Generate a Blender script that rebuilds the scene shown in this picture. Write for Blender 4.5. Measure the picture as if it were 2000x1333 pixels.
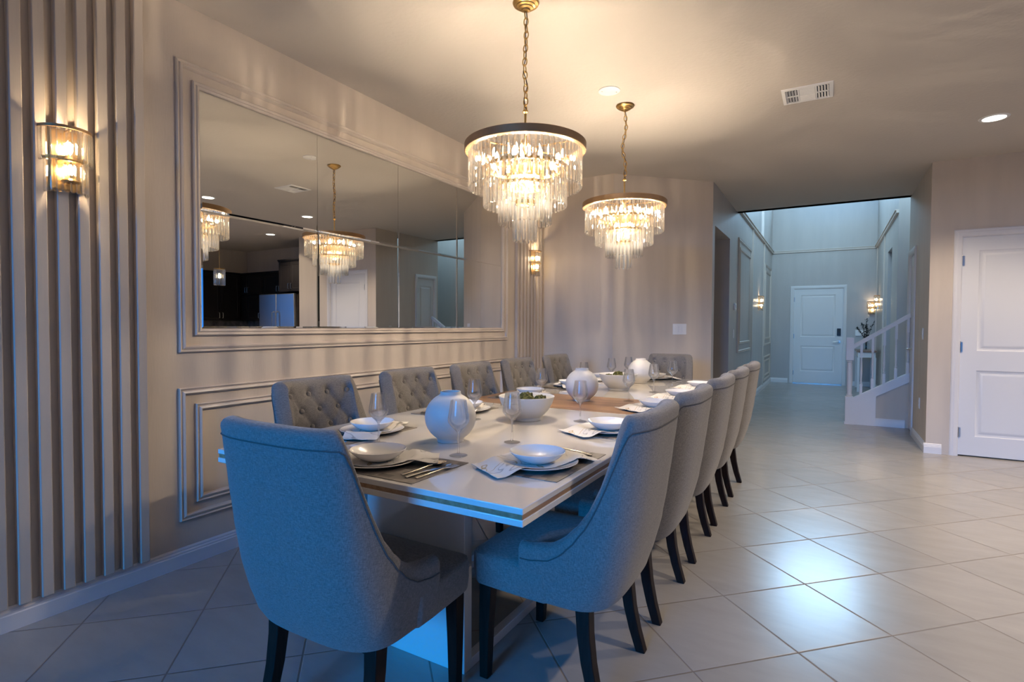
import bpy, bmesh, math, random
from math import sin, cos, pi, sqrt, radians
from mathutils import Vector, Matrix, noise
random.seed(7)
S = bpy.context.scene
COL = S.collection
for o in list(bpy.data.objects):
    bpy.data.objects.remove(o)

# ---------------------------------------------------------------- camera
F_PX, YAW, PITCH, ROLL, EYE = 1065.5, .5267, .0273, .0041, 1.19
fw = Vector((-sin(YAW)*cos(PITCH), cos(YAW)*cos(PITCH), -sin(PITCH)))
rt = Vector((cos(YAW), sin(YAW), 0)); up = rt.cross(fw)
rt2 = rt*cos(ROLL)+up*sin(ROLL); up2 = up*cos(ROLL)-rt*sin(ROLL)
cd = bpy.data.cameras.new('camera'); cam = bpy.data.objects.new('camera', cd); COL.objects.link(cam)
cd.sensor_width = 36; cd.lens = F_PX*36/2000; cd.clip_start = .05
cam.matrix_world = Matrix(((rt2.x, up2.x, -fw.x, 0), (rt2.y, up2.y, -fw.y, 0), (rt2.z, up2.z, -fw.z, EYE), (0, 0, 0, 1)))
S.camera = cam

# ---------------------------------------------------------------- world, exposure, daylight
w = bpy.data.worlds.new('world'); S.world = w; w.use_nodes = True
bg = w.node_tree.nodes['Background']
bg.inputs[0].default_value = (.02, .20, .75, 1); bg.inputs[1].default_value = .7
S.view_settings.view_transform = 'Standard'; S.view_settings.look = 'None'
S.view_settings.gamma = 1; S.view_settings.exposure = .40
S.view_settings.use_curve_mapping = False
cy = S.cycles
cy.use_denoising = True
cy.max_bounces = 12; cy.transmission_bounces = 10; cy.transparent_max_bounces = 24
cy.diffuse_bounces = 5; cy.glossy_bounces = 6
cy.sample_clamp_indirect = 4; cy.sample_clamp_direct = 0
cy.caustics_reflective = False; cy.caustics_refractive = False; cy.blur_glossy = .2
BEAM_Y = 8.04
BLUE = (.0, .33, 1.0)
def area(name, loc, rot, sx, sy, power, color):
    d = bpy.data.lights.new(name, 'AREA'); d.shape = 'RECTANGLE'; d.size = sx; d.size_y = sy
    d.energy = power; d.color = color
    o = bpy.data.objects.new(name, d); COL.objects.link(o); o.location = loc; o.rotation_euler = rot
    return o
# daylight outside the sliding door behind the camera, and outside the foyer's high window
area('daylight_sliding_door', (-1.3, -11.0, 3.6), (radians(74), 0, 0), 4.2, 3.2, 1400, BLUE)
area('daylight_foyer_window', (-.1, 13.6, 4.55), (radians(-90), 0, 0), 1.6, 1.1, 150, (.42, .72, 1.0))
area('loft_fill_light', (.3, BEAM_Y-.35, 4.4), (radians(90), 0, 0), 2.2, 1.5, 125, (.52, .79, 1.0))  # added fill lamp, lights the foyer's front wall from an invented loft
area('daylight_landing_window', (2.4, 9.55, 4.6), (radians(-90), 0, 0), 1.4, 1.2, 60, (.45, .75, 1.0))
area('daylight_kitchen_window', (4.0, -3.05, 1.7), (radians(90), 0, 0), 1.4, 1.0, 3, (.25, .55, 1.0))
area('daylight_side_window', (5.75, 3.6, 1.65), (0, radians(90), 0), 1.3, 2.2, 5, (.12, .42, 1.0))
area('foyer_streak_light', (-1.62, 11.15, 4.0), (0, radians(-90), 0), 2.2, .5, 22, (.62, .86, 1.0))  # added lamp that makes the bright streak on the left foyer wall

def point(name, loc, power, color, r=.03, parent=None):
    d = bpy.data.lights.new(name, 'POINT'); d.energy = power; d.color = color; d.shadow_soft_size = r
    o = bpy.data.objects.new(name, d); COL.objects.link(o); o.location = loc
    if parent: o.parent = parent
    return o
WARM = (1.0, .82, .62)
GOLD = (1.0, .74, .44)

# ---------------------------------------------------------------- materials
def mat(name):
    m = bpy.data.materials.new(name); m.use_nodes = True
    return m, m.node_tree.nodes, m.node_tree.links, m.node_tree.nodes['Principled BSDF']
def simple(name, color, rough=.5, metal=0, spec=.5, noise_amt=0, nscale=20, bump=0, bscale=60, sheen=0, coat=0, stretch=(1, 1, 1)):
    m, n, l, b = mat(name)
    b.inputs['Base Color'].default_value = (*color, 1); b.inputs['Roughness'].default_value = rough
    b.inputs['Metallic'].default_value = metal; b.inputs['Specular IOR Level'].default_value = spec
    if sheen: b.inputs['Sheen Weight'].default_value = sheen
    if coat: b.inputs['Coat Weight'].default_value = coat; b.inputs['Coat Roughness'].default_value = .05
    if noise_amt or bump:
        tc = n.new('ShaderNodeTexCoord'); mp = n.new('ShaderNodeMapping'); mp.inputs['Scale'].default_value = stretch
        l.new(tc.outputs['Object'], mp.inputs[0])
    if noise_amt:
        t = n.new('ShaderNodeTexNoise'); t.inputs['Scale'].default_value = nscale; t.inputs['Detail'].default_value = 4
        l.new(mp.outputs[0], t.inputs['Vector'])
        r = n.new('ShaderNodeMapRange'); r.inputs[1].default_value = .3; r.inputs[2].default_value = .7
        r.inputs[3].default_value = 1-noise_amt; r.inputs[4].default_value = 1+noise_amt
        l.new(t.outputs[0], r.inputs[0])
        x = n.new('ShaderNodeVectorMath'); x.operation = 'SCALE'; x.inputs[0].default_value = color
        l.new(r.outputs[0], x.inputs['Scale']); l.new(x.outputs[0], b.inputs['Base Color'])
    if bump:
        t2 = n.new('ShaderNodeTexNoise'); t2.inputs['Scale'].default_value = bscale; t2.inputs['Detail'].default_value = 3
        l.new(mp.outputs[0], t2.inputs['Vector'])
        bp = n.new('ShaderNodeBump'); bp.inputs['Strength'].default_value = bump; bp.inputs['Distance'].default_value = .002
        l.new(t2.outputs[0], bp.inputs['Height']); l.new(bp.outputs[0], b.inputs['Normal'])
    return m
def emis(name, color, strength):
    m = bpy.data.materials.new(name); m.use_nodes = True; n = m.node_tree.nodes; l = m.node_tree.links
    n.remove(n['Principled BSDF']); e = n.new('ShaderNodeEmission'); e.inputs[0].default_value = (*color, 1); e.inputs[1].default_value = strength
    l.new(e.outputs[0], n['Material Output'].inputs[0]); return m
def glassy(name, tint=(1, 1, 1), ior=1.5, clear=.5, rough=0, glow_share=.022):
    m = bpy.data.materials.new(name); m.use_nodes = True; n = m.node_tree.nodes; l = m.node_tree.links
    n.remove(n['Principled BSDF'])
    g = n.new('ShaderNodeBsdfGlass'); g.inputs['IOR'].default_value = ior; g.inputs['Color'].default_value = (*tint, 1); g.inputs['Roughness'].default_value = rough
    t = n.new('ShaderNodeBsdfTransparent'); t.inputs[0].default_value = (*tint, 1)
    x = n.new('ShaderNodeMixShader'); x.inputs[0].default_value = clear
    l.new(g.outputs[0], x.inputs[1]); l.new(t.outputs[0], x.inputs[2])
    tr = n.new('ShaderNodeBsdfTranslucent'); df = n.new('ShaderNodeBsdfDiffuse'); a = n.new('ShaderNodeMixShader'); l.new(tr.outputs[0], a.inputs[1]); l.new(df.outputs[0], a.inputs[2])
    y = n.new('ShaderNodeMixShader'); y.inputs[0].default_value = glow_share; l.new(x.outputs[0], y.inputs[1]); l.new(a.outputs[0], y.inputs[2])  # small white diffuse share, added so crystals glow near the bulbs
    l.new(y.outputs[0], n['Material Output'].inputs[0]); return m
def thin(name, tint=(.97, .98, 1), ior=1.5, boost=1.0):
    m = bpy.data.materials.new(name); m.use_nodes = True; n = m.node_tree.nodes; l = m.node_tree.links
    n.remove(n['Principled BSDF'])
    f = n.new('ShaderNodeLayerWeight'); f.inputs[0].default_value = .5
    pw = n.new('ShaderNodeMath'); pw.operation = 'POWER'; pw.inputs[1].default_value = 2.4; l.new(f.outputs['Facing'], pw.inputs[0])
    k = n.new('ShaderNodeMath'); k.operation = 'MULTIPLY_ADD'; k.inputs[1].default_value = .8*boost; k.inputs[2].default_value = .035*boost; k.use_clamp = True; l.new(pw.outputs[0], k.inputs[0])
    t = n.new('ShaderNodeBsdfTransparent'); t.inputs[0].default_value = (*tint, 1)
    g = n.new('ShaderNodeBsdfGlossy'); g.inputs['Roughness'].default_value = .02
    x = n.new('ShaderNodeMixShader'); l.new(k.outputs[0], x.inputs[0]); l.new(t.outputs[0], x.inputs[1]); l.new(g.outputs[0], x.inputs[2])
    l.new(x.outputs[0], n['Material Output'].inputs[0]); return m

WALLC = (.65, .565, .475)
M = {}
M['wall'] = simple('greige_wall', WALLC, .75, noise_amt=.04, nscale=9, bump=.25, bscale=160, stretch=(1, 1, .12))
M['wall_foyer'] = simple('grey_foyer_wall', (.50, .465, .43), .36, noise_amt=.05, nscale=7, bump=.2, bscale=120, stretch=(1, 1, .15))
M['ceiling'] = simple('textured_ceiling', (.60, .55, .495), .9, bump=.9, bscale=42)
M['slat'] = simple('slat_paint', (.61, .535, .455), .45, noise_amt=.04, nscale=9, bump=.15, bscale=120, stretch=(1, 1, .1))
M['trim'] = simple('white_trim', (.78, .76, .75), .4)
M['moulding'] = simple('moulding_paint', (.66, .58, .50), .35)
M['door'] = simple('white_door', (.76, .75, .74), .42, bump=.1, bscale=90, stretch=(1, 1, .2))
M['gloss_white'] = simple('white_lacquer', (.86, .82, .77), .03, spec=.8, coat=1)
M['porcelain'] = simple('porcelain', (.84, .82, .80), .07, coat=.4)
M['matte_white'] = simple('matte_ceramic', (.62, .60, .575), .5, bump=.12, bscale=60)
M['brass'] = simple('brushed_gold', (.62, .40, .15), .30, metal=1, noise_amt=.08, nscale=40)
M['bronze'] = simple('antique_brass_band', (.42, .26, .13), .45, metal=.5, noise_amt=.15, nscale=12)
M['steel'] = simple('polished_steel', (.62, .60, .58), .16, metal=1)
M['nickel'] = simple('satin_nickel', (.55, .53, .50), .28, metal=1)
M['darkwood'] = simple('espresso_leg', (.016, .008, .006), .5, spec=.2, noise_amt=.4, nscale=14, stretch=(6, 6, .6))
M['cabinet'] = simple('espresso_cabinet', (.008, .006, .006), .6, spec=.3)
M['fridge'] = simple('stainless_front', (.55, .58, .62), .32, metal=1, bump=.2, bscale=60, stretch=(1, 1, .05))
M['fridge_side'] = simple('fridge_side', (.09, .075, .065), .5, metal=.2)
M['granite'] = simple('stone_splash', (.22, .20, .19), .3, noise_amt=.5, nscale=9)
M['mirror'] = simple('mirror_silver', (.80, .80, .77), .0, metal=1)
M['black'] = simple('black_plastic', (.012, .012, .013), .35)
M['white_plastic'] = simple('white_plastic', (.90, .89, .87), .35)
M['moss'] = simple('dried_moss', (.085, .080, .018), .95, noise_amt=.7, nscale=60, bump=1, bscale=90)
M['leaf'] = simple('dark_leaf', (.008, .009, .008), .6)
M['bulb'] = emis('bulb_glow', (1.0, .80, .52), 55)
M['canlens'] = emis('can_lens', (1.0, .93, .82), 9)
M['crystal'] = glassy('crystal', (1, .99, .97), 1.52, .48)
M['wineglass'] = glassy('wine_glass', (1, 1, 1), 1.42, .6, glow_share=0)
M['pane'] = thin('window_glass', (.96, .98, 1), 1.45, .8)
M['outside'] = simple('patio_slab', (.12, .12, .12), .8)
M['shade_band'] = simple('dark_cap', (.02, .016, .012), .5)

# wood inlay and table edge strip
def wood(name, c1, c2, ax):
    m, n, l, b = mat(name)
    tc = n.new('ShaderNodeTexCoord'); mp = n.new('ShaderNodeMapping')
    mp.inputs['Scale'].default_value = (1.2, 26, 26) if ax == 0 else (26, 1.2, 26)
    l.new(tc.outputs['Object'], mp.inputs[0])
    t = n.new('ShaderNodeTexNoise'); t.inputs['Scale'].default_value = 2.2; t.inputs['Detail'].default_value = 6; t.inputs['Distortion'].default_value = .4
    l.new(mp.outputs[0], t.inputs['Vector'])
    r = n.new('ShaderNodeValToRGB'); r.color_ramp.elements[0].color = (*c1, 1); r.color_ramp.elements[1].color = (*c2, 1)
    r.color_ramp.elements[0].position = .35; r.color_ramp.elements[1].position = .65
    l.new(t.outputs[0], r.inputs[0]); l.new(r.outputs[0], b.inputs['Base Color']); b.inputs['Roughness'].default_value = .3
    return m
M['inlay'] = wood('walnut_inlay', (.22, .115, .055), (.40, .235, .125), 0)
M['strip'] = wood('wood_edge_strip', (.33, .19, .10), (.46, .29, .17), 1)
M['console_top'] = wood('console_wood', (.20, .10, .05), (.34, .19, .10), 1)

# linen upholstery
def linen(name, col):
    m, n, l, b = mat(name)
    tc = n.new('ShaderNodeTexCoord')
    def wv(sc):
        mp = n.new('ShaderNodeMapping'); mp.inputs['Scale'].default_value = sc; l.new(tc.outputs['Object'], mp.inputs[0])
        t = n.new('ShaderNodeTexNoise'); t.inputs['Scale'].default_value = 95; t.inputs['Detail'].default_value = 2
        l.new(mp.outputs[0], t.inputs['Vector']); return t
    a, c = wv((1, 1, 9)), wv((7, 7, 1))
    ad = n.new('ShaderNodeMath'); ad.operation = 'ADD'; l.new(a.outputs[0], ad.inputs[0]); l.new(c.outputs[0], ad.inputs[1])
    r = n.new('ShaderNodeMapRange'); r.inputs[1].default_value = .75; r.inputs[2].default_value = 1.25; r.inputs[3].default_value = .68; r.inputs[4].default_value = 1.3
    l.new(ad.outputs[0], r.inputs[0])
    x = n.new('ShaderNodeVectorMath'); x.operation = 'SCALE'; x.inputs[0].default_value = col
    l.new(r.outputs[0], x.inputs['Scale']); l.new(x.outputs[0], b.inputs['Base Color'])
    bp = n.new('ShaderNodeBump'); bp.inputs['Strength'].default_value = .35; bp.inputs['Distance'].default_value = .0015
    l.new(ad.outputs[0], bp.inputs['Height']); l.new(bp.outputs[0], b.inputs['Normal'])
    b.inputs['Roughness'].default_value = .95; b.inputs['Specular IOR Level'].default_value = .2
    b.inputs['Sheen Weight'].default_value = .25; b.inputs['Sheen Roughness'].default_value = .5
    return m
M['linen'] = linen('grey_linen', (.215, .20, .187))
M['seam'] = simple('seam_cord', (.10, .095, .09), .9)

# diagonal floor tile, grout grid measured in the photograph
def floor_mat():
    m, n, l, b = mat('porcelain_floor_tile')
    tc = n.new('ShaderNodeTexCoord'); sp = n.new('ShaderNodeSeparateXYZ'); l.new(tc.outputs['Object'], sp.inputs[0])
    def mth(op, a, c=None, v=None):
        x = n.new('ShaderNodeMath'); x.operation = op
        for i, q in enumerate((a, c)):
            if q is None: continue
            if isinstance(q, (int, float)): x.inputs[i].default_value = q
            else: l.new(q, x.inputs[i])
        return x.outputs[0]
    s = .4366; ox, oy = .2303, 2.5336
    X = mth('SUBTRACT', sp.outputs[0], ox); Y = mth('SUBTRACT', sp.outputs[1], oy)
    k = .70710678/s
    U = mth('MULTIPLY', mth('ADD', X, Y), k); V = mth('MULTIPLY', mth('SUBTRACT', Y, X), k)
    U = mth('ADD', U, 40); V = mth('ADD', V, 40)
    fu, fv = mth('FRACT', U), mth('FRACT', V)
    du = mth('MINIMUM', fu, mth('SUBTRACT', 1, fu)); dv = mth('MINIMUM', fv, mth('SUBTRACT', 1, fv))
    d = mth('MINIMUM', du, dv)
    r = n.new('ShaderNodeMapRange'); r.inputs[1].default_value = .0045; r.inputs[2].default_value = .0085; r.interpolation_type = 'SMOOTHSTEP'
    l.new(d, r.inputs[0]); tile = r.outputs[0]
    cb = n.new('ShaderNodeCombineXYZ'); l.new(mth('FLOOR', U), cb.inputs[0]); l.new(mth('FLOOR', V), cb.inputs[1])
    wn = n.new('ShaderNodeTexWhiteNoise'); wn.noise_dimensions = '2D'; l.new(cb.outputs[0], wn.inputs['Vector'])
    va = n.new('ShaderNodeVectorMath'); va.operation = 'ADD'; l.new(tc.outputs['Object'], va.inputs[0])
    vs = n.new('ShaderNodeVectorMath'); vs.operation = 'SCALE'; vs.inputs['Scale'].default_value = 9; l.new(wn.outputs['Color'], vs.inputs[0]); l.new(vs.outputs[0], va.inputs[1])
    mp = n.new('ShaderNodeMapping'); mp.inputs['Rotation'].default_value = (0, 0, radians(35)); mp.inputs['Scale'].default_value = (1, 3.2, 1); l.new(va.outputs[0], mp.inputs[0])
    t = n.new('ShaderNodeTexNoise'); t.inputs['Scale'].default_value = 4; t.inputs['Detail'].default_value = 7; t.inputs['Roughness'].default_value = .6
    l.new(mp.outputs[0], t.inputs['Vector'])
    cr = n.new('ShaderNodeValToRGB'); e = cr.color_ramp.elements
    e[0].position = .25; e[0].color = (.345, .322, .297, 1); e[1].position = .75; e[1].color = (.40, .373, .345, 1)
    l.new(t.outputs[0], cr.inputs[0])
    hs = n.new('ShaderNodeHueSaturation'); l.new(cr.outputs[0], hs.inputs['Color'])
    l.new(mth('ADD', mth('MULTIPLY', wn.outputs['Value'], .10), .95), hs.inputs['Value'])
    mx = n.new('ShaderNodeMix'); mx.data_type = 'RGBA'; l.new(tile, mx.inputs[0]); mx.inputs[6].default_value = (.20, .165, .14, 1)
    l.new(hs.outputs[0], mx.inputs[7]); l.new(mx.outputs[2], b.inputs['Base Color'])
    l.new(mth('ADD', mth('MULTIPLY', t.outputs[0], .05), mth('ADD', mth('MULTIPLY', tile, -.40), .61)), b.inputs['Roughness'])
    b.inputs['Specular IOR Level'].default_value = .5
    r2 = n.new('ShaderNodeMapRange'); r2.inputs[1].default_value = .003; r2.inputs[2].default_value = .012; r2.interpolation_type = 'SMOOTHSTEP'; l.new(d, r2.inputs[0])
    bp = n.new('ShaderNodeBump'); bp.inputs['Strength'].default_value = .6; bp.inputs['Distance'].default_value = .002
    l.new(r2.outputs[0], bp.inputs['Height'])
    b2 = n.new('ShaderNodeBump'); b2.inputs['Strength'].default_value = .03; b2.inputs['Distance'].default_value = .002
    l.new(t.outputs[0], b2.inputs['Height']); l.new(bp.outputs[0], b2.inputs['Normal']); l.new(b2.outputs[0], b.inputs['Normal'])
    return m
M['floor'] = floor_mat()

# woven placemat (grey blocks) and printed napkin (grey veins, gold vein)
def mat_placemat():
    m, n, l, b = mat('woven_placemat')
    tc = n.new('ShaderNodeTexCoord')
    br = n.new('ShaderNodeTexBrick'); br.inputs['Scale'].default_value = 10; br.inputs['Mortar Size'].default_value = 0
    br.inputs['Color1'].default_value = (.075, .065, .060, 1); br.inputs['Color2'].default_value = (.27, .24, .215, 1); br.inputs['Mortar'].default_value = (.1, .09, .08, 1)
    l.new(tc.outputs['Object'], br.inputs['Vector'])
    w1 = n.new('ShaderNodeTexWave'); w1.inputs['Scale'].default_value = 150; l.new(tc.outputs['Object'], w1.inputs['Vector'])
    mx = n.new('ShaderNodeMix'); mx.data_type = 'RGBA'; mx.blend_type = 'MULTIPLY'; mx.inputs[0].default_value = .35
    l.new(br.outputs[0], mx.inputs[6]); l.new(w1.outputs[0], mx.inputs[7]); l.new(mx.outputs[2], b.inputs['Base Color'])
    b.inputs['Roughness'].default_value = .55
    return m
M['placemat'] = mat_placemat()
def mat_napkin():
    m, n, l, b = mat('printed_napkin')
    tc = n.new('ShaderNodeTexCoord')
    t = n.new('ShaderNodeTexNoise'); t.inputs['Scale'].default_value = 5.5; t.inputs['Detail'].default_value = 2; t.inputs['Distortion'].default_value = .8
    l.new(tc.outputs['Object'], t.inputs['Vector'])
    r = n.new('ShaderNodeValToRGB'); e = r.color_ramp.elements
    e[0].position = 0; e[0].color = (.72, .69, .65, 1); e[1].position = 1; e[1].color = (.72, .69, .65, 1)
    for p, c in ((.445, (.72, .69, .65, 1)), (.455, (.34, .32, .31, 1)), (.465, (.68, .65, .61, 1)), (.53, (.72, .69, .65, 1)), (.548, (.42, .27, .09, 1)), (.56, (.72, .69, .65, 1))):
        q = e.new(p); q.color = c
    l.new(t.outputs[0], r.inputs[0]); l.new(r.outputs[0], b.inputs['Base Color']); b.inputs['Roughness'].default_value = .85
    return m
M['napkin'] = mat_napkin()

# ---------------------------------------------------------------- mesh builder
def interp(x, pts):
    if x <= pts[0][0]: return pts[0][1]
    for (a, b), (c, d) in zip(pts, pts[1:]):
        if x <= c:
            t = (x-a)/(c-a); t = t*t*(3-2*t)*.35+t*.65; return b+(d-b)*t
    return pts[-1][1]
class MB:
    def __init__(s): s.v = []; s.f = []
    def add(s, vs, fs):
        k = len(s.v); s.v += [tuple(p) for p in vs]; s.f += [tuple(i+k for i in q) for q in fs]; return s
    def box(s, x0, y0, z0, x1, y1, z1):
        if x0 > x1: x0, x1 = x1, x0
        if y0 > y1: y0, y1 = y1, y0
        if z0 > z1: z0, z1 = z1, z0
        return s.add([(x0, y0, z0), (x1, y0, z0), (x1, y1, z0), (x0, y1, z0), (x0, y0, z1), (x1, y0, z1), (x1, y1, z1), (x0, y1, z1)],
                     [(3, 2, 1, 0), (4, 5, 6, 7), (0, 1, 5, 4), (1, 2, 6, 5), (2, 3, 7, 6), (3, 0, 4, 7)])
    def prism(s, poly, z0, z1):
        n = len(poly)
        return s.add([(x, y, z0) for x, y in poly]+[(x, y, z1) for x, y in poly],
                     [tuple(range(n))[::-1], tuple(range(n, 2*n))]+[(i, (i+1) % n, n+(i+1) % n, n+i) for i in range(n)])
    def extr(s, poly3, vec):
        n = len(poly3); p = [Vector(q) for q in poly3]; v = Vector(vec)
        return s.add([tuple(q) for q in p]+[tuple(q+v) for q in p],
                     [tuple(range(n))[::-1], tuple(range(n, 2*n))]+[(i, (i+1) % n, n+(i+1) % n, n+i) for i in range(n)])
    def lathe(s, prof, n=32, c=(0, 0, 0), a0=0, a1=2*pi):
        full = abs(a1-a0-2*pi) < 1e-6; m = n if full else n+1
        vs = []; fs = []
        for r, z in prof:
            for i in range(m):
                a = a0+(a1-a0)*i/n; vs.append((c[0]+r*cos(a), c[1]+r*sin(a), c[2]+z))
        for j in range(len(prof)-1):
            for i in range(n):
                i2 = (i+1) % m if full else i+1
                fs.append((j*m+i, j*m+i2, (j+1)*m+i2, (j+1)*m+i))
        return s.add(vs, fs)
    def tube(s, pts, r, n=8, closed=False, caps=True):
        P = [Vector(p) for p in pts]; N = len(P); R = r if isinstance(r, (list, tuple)) else [r]*N
        vs = []; fs = []; ref = None
        for i in range(N):
            a = P[(i-1) % N] if (closed or i > 0) else P[i]; b = P[(i+1) % N] if (closed or i < N-1) else P[i]
            t = (b-a).normalized()
            if ref is None:
                ref = Vector((0, 0, 1)) if abs(t.z) < .9 else Vector((1, 0, 0))
            u = (ref-t*ref.dot(t)).normalized(); ref = u; w_ = t.cross(u)
            for j in range(n):
                th = 2*pi*j/n; vs.append(P[i]+(u*cos(th)+w_*sin(th))*R[i])
        for i in range(N if closed else N-1):
            i2 = (i+1) % N
            for j in range(n):
                fs.append((i*n+j, i*n+(j+1) % n, i2*n+(j+1) % n, i2*n+j))
        if caps and not closed:
            fs.append(tuple(range(n))[::-1]); fs.append(tuple((N-1)*n+j for j in range(n)))
        return s.add(vs, fs)
    def frame(s, o, u, v, nrm, w_, h, prof):
        """closed rectangular moulding: prof = (inset, out) pairs; o = outer corner"""
        o, u, v, nrm = Vector(o), Vector(u), Vector(v), Vector(nrm); k = len(prof); vs = []
        for (a, b, sa, sb) in ((0, 0, 1, 1), (w_, 0, -1, 1), (w_, h, -1, -1), (0, h, 1, -1)):
            for ins, out in prof: vs.append(o+u*(a+sa*ins)+v*(b+sb*ins)+nrm*out)
        fs = []
        for c in range(4):
            d = (c+1) % 4
            for i in range(k-1): fs.append((c*k+i, d*k+i, d*k+i+1, c*k+i+1))
        return s.add(vs, fs)
    def ico(s, c, r, sub=2, jit=0, sc=(1, 1, 1)):
        bm = bmesh.new(); bmesh.ops.create_icosphere(bm, subdivisions=sub, radius=1)
        bm.verts.ensure_lookup_table(); vs = []
        for q in bm.verts:
            k = 1+jit*(noise.noise(q.co*3.1+Vector(c)*40)+.6*noise.noise(q.co*9+Vector(c)*40)) if jit else 1
            vs.append((c[0]+q.co.x*r*k*sc[0], c[1]+q.co.y*r*k*sc[1], c[2]+q.co.z*r*k*sc[2]))
        fs = [tuple(x.index for x in f.verts) for f in bm.faces]; bm.free(); return s.add(vs, fs)
    def mesh(s, name, sharp=35):
        me = bpy.data.meshes.new(name); me.from_pydata(s.v, [], s.f)
        bm = bmesh.new(); bm.from_mesh(me); bmesh.ops.remove_doubles(bm, verts=bm.verts, dist=1e-6)
        bmesh.ops.recalc_face_normals(bm, faces=bm.faces); bm.to_mesh(me); bm.free()
        if sharp is not None:
            for p in me.polygons: p.use_smooth = True
            me.set_sharp_from_angle(angle=radians(sharp))
        return me
    def build(s, name, m, parent=None, loc=None, rot=None, sharp=35, bevel=0, kind=None):
        o = bpy.data.objects.new(name, s.mesh(name, sharp)); o.data.materials.append(M[m]); COL.objects.link(o)
        if parent: o.parent = parent
        if loc: o.location = loc
        if rot: o.rotation_euler = rot
        if bevel:
            b = o.modifiers.new('bevel', 'BEVEL'); b.width = bevel; b.segments = 2; b.limit_method = 'ANGLE'; b.angle_limit = radians(40)
        if kind: o['kind'] = kind
        return o
def thing(name, label, cat, loc=(0, 0, 0), rz=0, group=None, kind=None):
    o = bpy.data.objects.new(name, None); COL.objects.link(o); o.location = loc; o.rotation_euler = (0, 0, rz); o.empty_display_size = .1
    if kind: o['kind'] = kind
    else: tag(o, label, cat, group)
    return o
def tag(o, label, cat, group=None):
    o['label'] = label; o['category'] = cat
    if group: o['group'] = group
    return o
def copy_tree(o, parent=None):
    c = o.copy(); COL.objects.link(c)
    if parent: c.parent = parent
    for ch in [x for x in list(o.children)]: copy_tree(ch, c)
    return c
def struct(name, mb, m, **k): return mb.build(name, m, kind='structure', **k)

H = 2.745                      # ceiling
XL, XR, YB = -2.735, 5.30, -2.8
HALL, YF, BEAM = -1.10, 13.10, 8.04

# ---------------------------------------------------------------- shell
struct('floor', MB().box(XL-.15, YB-.15, -.1, XR+.15, YF+.3, 0), 'floor', sharp=None)
patio = MB().box(-4, -9, -.14, 6, YB-.15, -.03).build('patio_slab', 'outside', kind='structure')
struct('ceiling', MB().box(XL-.15, YB-.15, H, XR+.15, BEAM, H+.2), 'ceiling', sharp=None)
def wall(name, p, q, side, z0=0, z1=H, holes=(), t=.12, m='wall'):
    """wall between plan points p,q with its room face on that line, body on the given side (+1 left of p->q)"""
    p, q = Vector((*p, 0)), Vector((*q, 0)); d = (q-p); L = d.length; d.normalize(); nn = Vector((-d.y, d.x, 0))*side*t
    mb = MB()
    def seg(a, b, lo, hi):
        if b-a < 1e-4 or hi-lo < 1e-4: return
        A, B = p+d*a, p+d*b
        mb.prism([(A.x, A.y), (B.x, B.y), (B.x+nn.x, B.y+nn.y), (A.x+nn.x, A.y+nn.y)], lo, hi)
    cur = 0
    for a, b, lo, hi in sorted(holes):
        seg(cur, a, z0, z1); seg(a, b, z0, lo); seg(a, b, hi, z1); cur = b
    seg(cur, L, z0, z1)
    return struct(name, mb, m, sharp=None)
wall('wall_left', (XL, YB), (XL, 5.47), 1)
wall('wall_back', (XL, YB), (XR, YB), -1, holes=((.25, 3.9, 0, 2.35), (5.9, 7.6, 1.0, 2.3)))
wall('wall_right', (XR, YB), (XR, 7.25), -1, holes=((2.5-YB, 4.9-YB, 1.0, 2.3),))
wall('wall_far', (XL-.12, 5.35), (-1.92, 5.35), 1)
wall('wall_diagonal', (-1.92, 5.35), (-1.10, 6.17), 1, t=.10)
# short end face + hall left wall, opening to a side passage
wall('wall_hall_left', (HALL, 6.17), (HALL, YF), 1, z1=5.6, holes=((.13, 1.17, 0, 2.30), (4.76, 5.20, 2.88, 5.1)), t=.26, m='wall_foyer')
wall('wall_passage', (-1.36, 7.75), (-2.7, 7.75), -1)
wall('wall_passage_end', (-2.7, 5.47), (-2.7, 7.75), 1)
wall('wall_front', (HALL-.26, YF), (.92, YF), 1, z1=3.0, holes=((.26-.665+1.10, .26-.665+1.10+.90, 0, 2.0),), m='wall_foyer')
wall('wall_front_upper', (HALL-.26, YF), (.92, YF), 1, z0=3.0, z1=5.6, holes=((.30, 1.95, 3.95, 5.15),), m='wall_foyer')
wall('wall_foyer_right', (.80, 9.20), (.80, YF), -1, z1=5.6, holes=((.85, 1.52, 0, 2.41),), t=.14, m='wall_foyer')
wall('wall_stair_far', (.94, 9.20), (4.2, 9.20), 1, z1=5.6, holes=((.8, 2.2, 3.9, 5.1),), m='wall_foyer')
wall('wall_stair_end', (4.2, 8.0), (4.2, 9.32), -1, z1=5.6)
wall('wall_side_room', (.94, 12.2), (3.0, 12.2), -1)
wall('wall_side_room_end', (3.0, 9.32), (3.0, 12.2), -1)
wall('wall_hall_right', (.81, 6.45), (.81, 8.04), -1, holes=((1.02, 1.48, 0, 2.03),), t=.12)
wall('wall_closet_back', (1.5, 6.57), (1.5, 8.0), -1)
wall('wall_right_door', (.93, 6.45), (2.64, 6.45), 1, holes=((.12, .93, 0, 2.03),), t=.12)
wall('wall_pantry', (2.64, 6.57), (2.64, 7.25), 1)
wall('wall_kitchen', (2.52, 7.25), (XR+.12, 7.25), 1)
# upper storey: wall above the ceiling edge, foyer ceiling
wall('wall_upper', (HALL-.26, BEAM), (4.3, BEAM), -1, z0=H, z1=5.6, holes=((.5, 2.8, 3.6, 5.2),), m='wall_foyer')
struct('ceiling_foyer', MB().box(HALL-.3, BEAM-.15, 5.6, 4.4, YF+.3, 5.75), 'ceiling', sharp=None)

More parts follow.
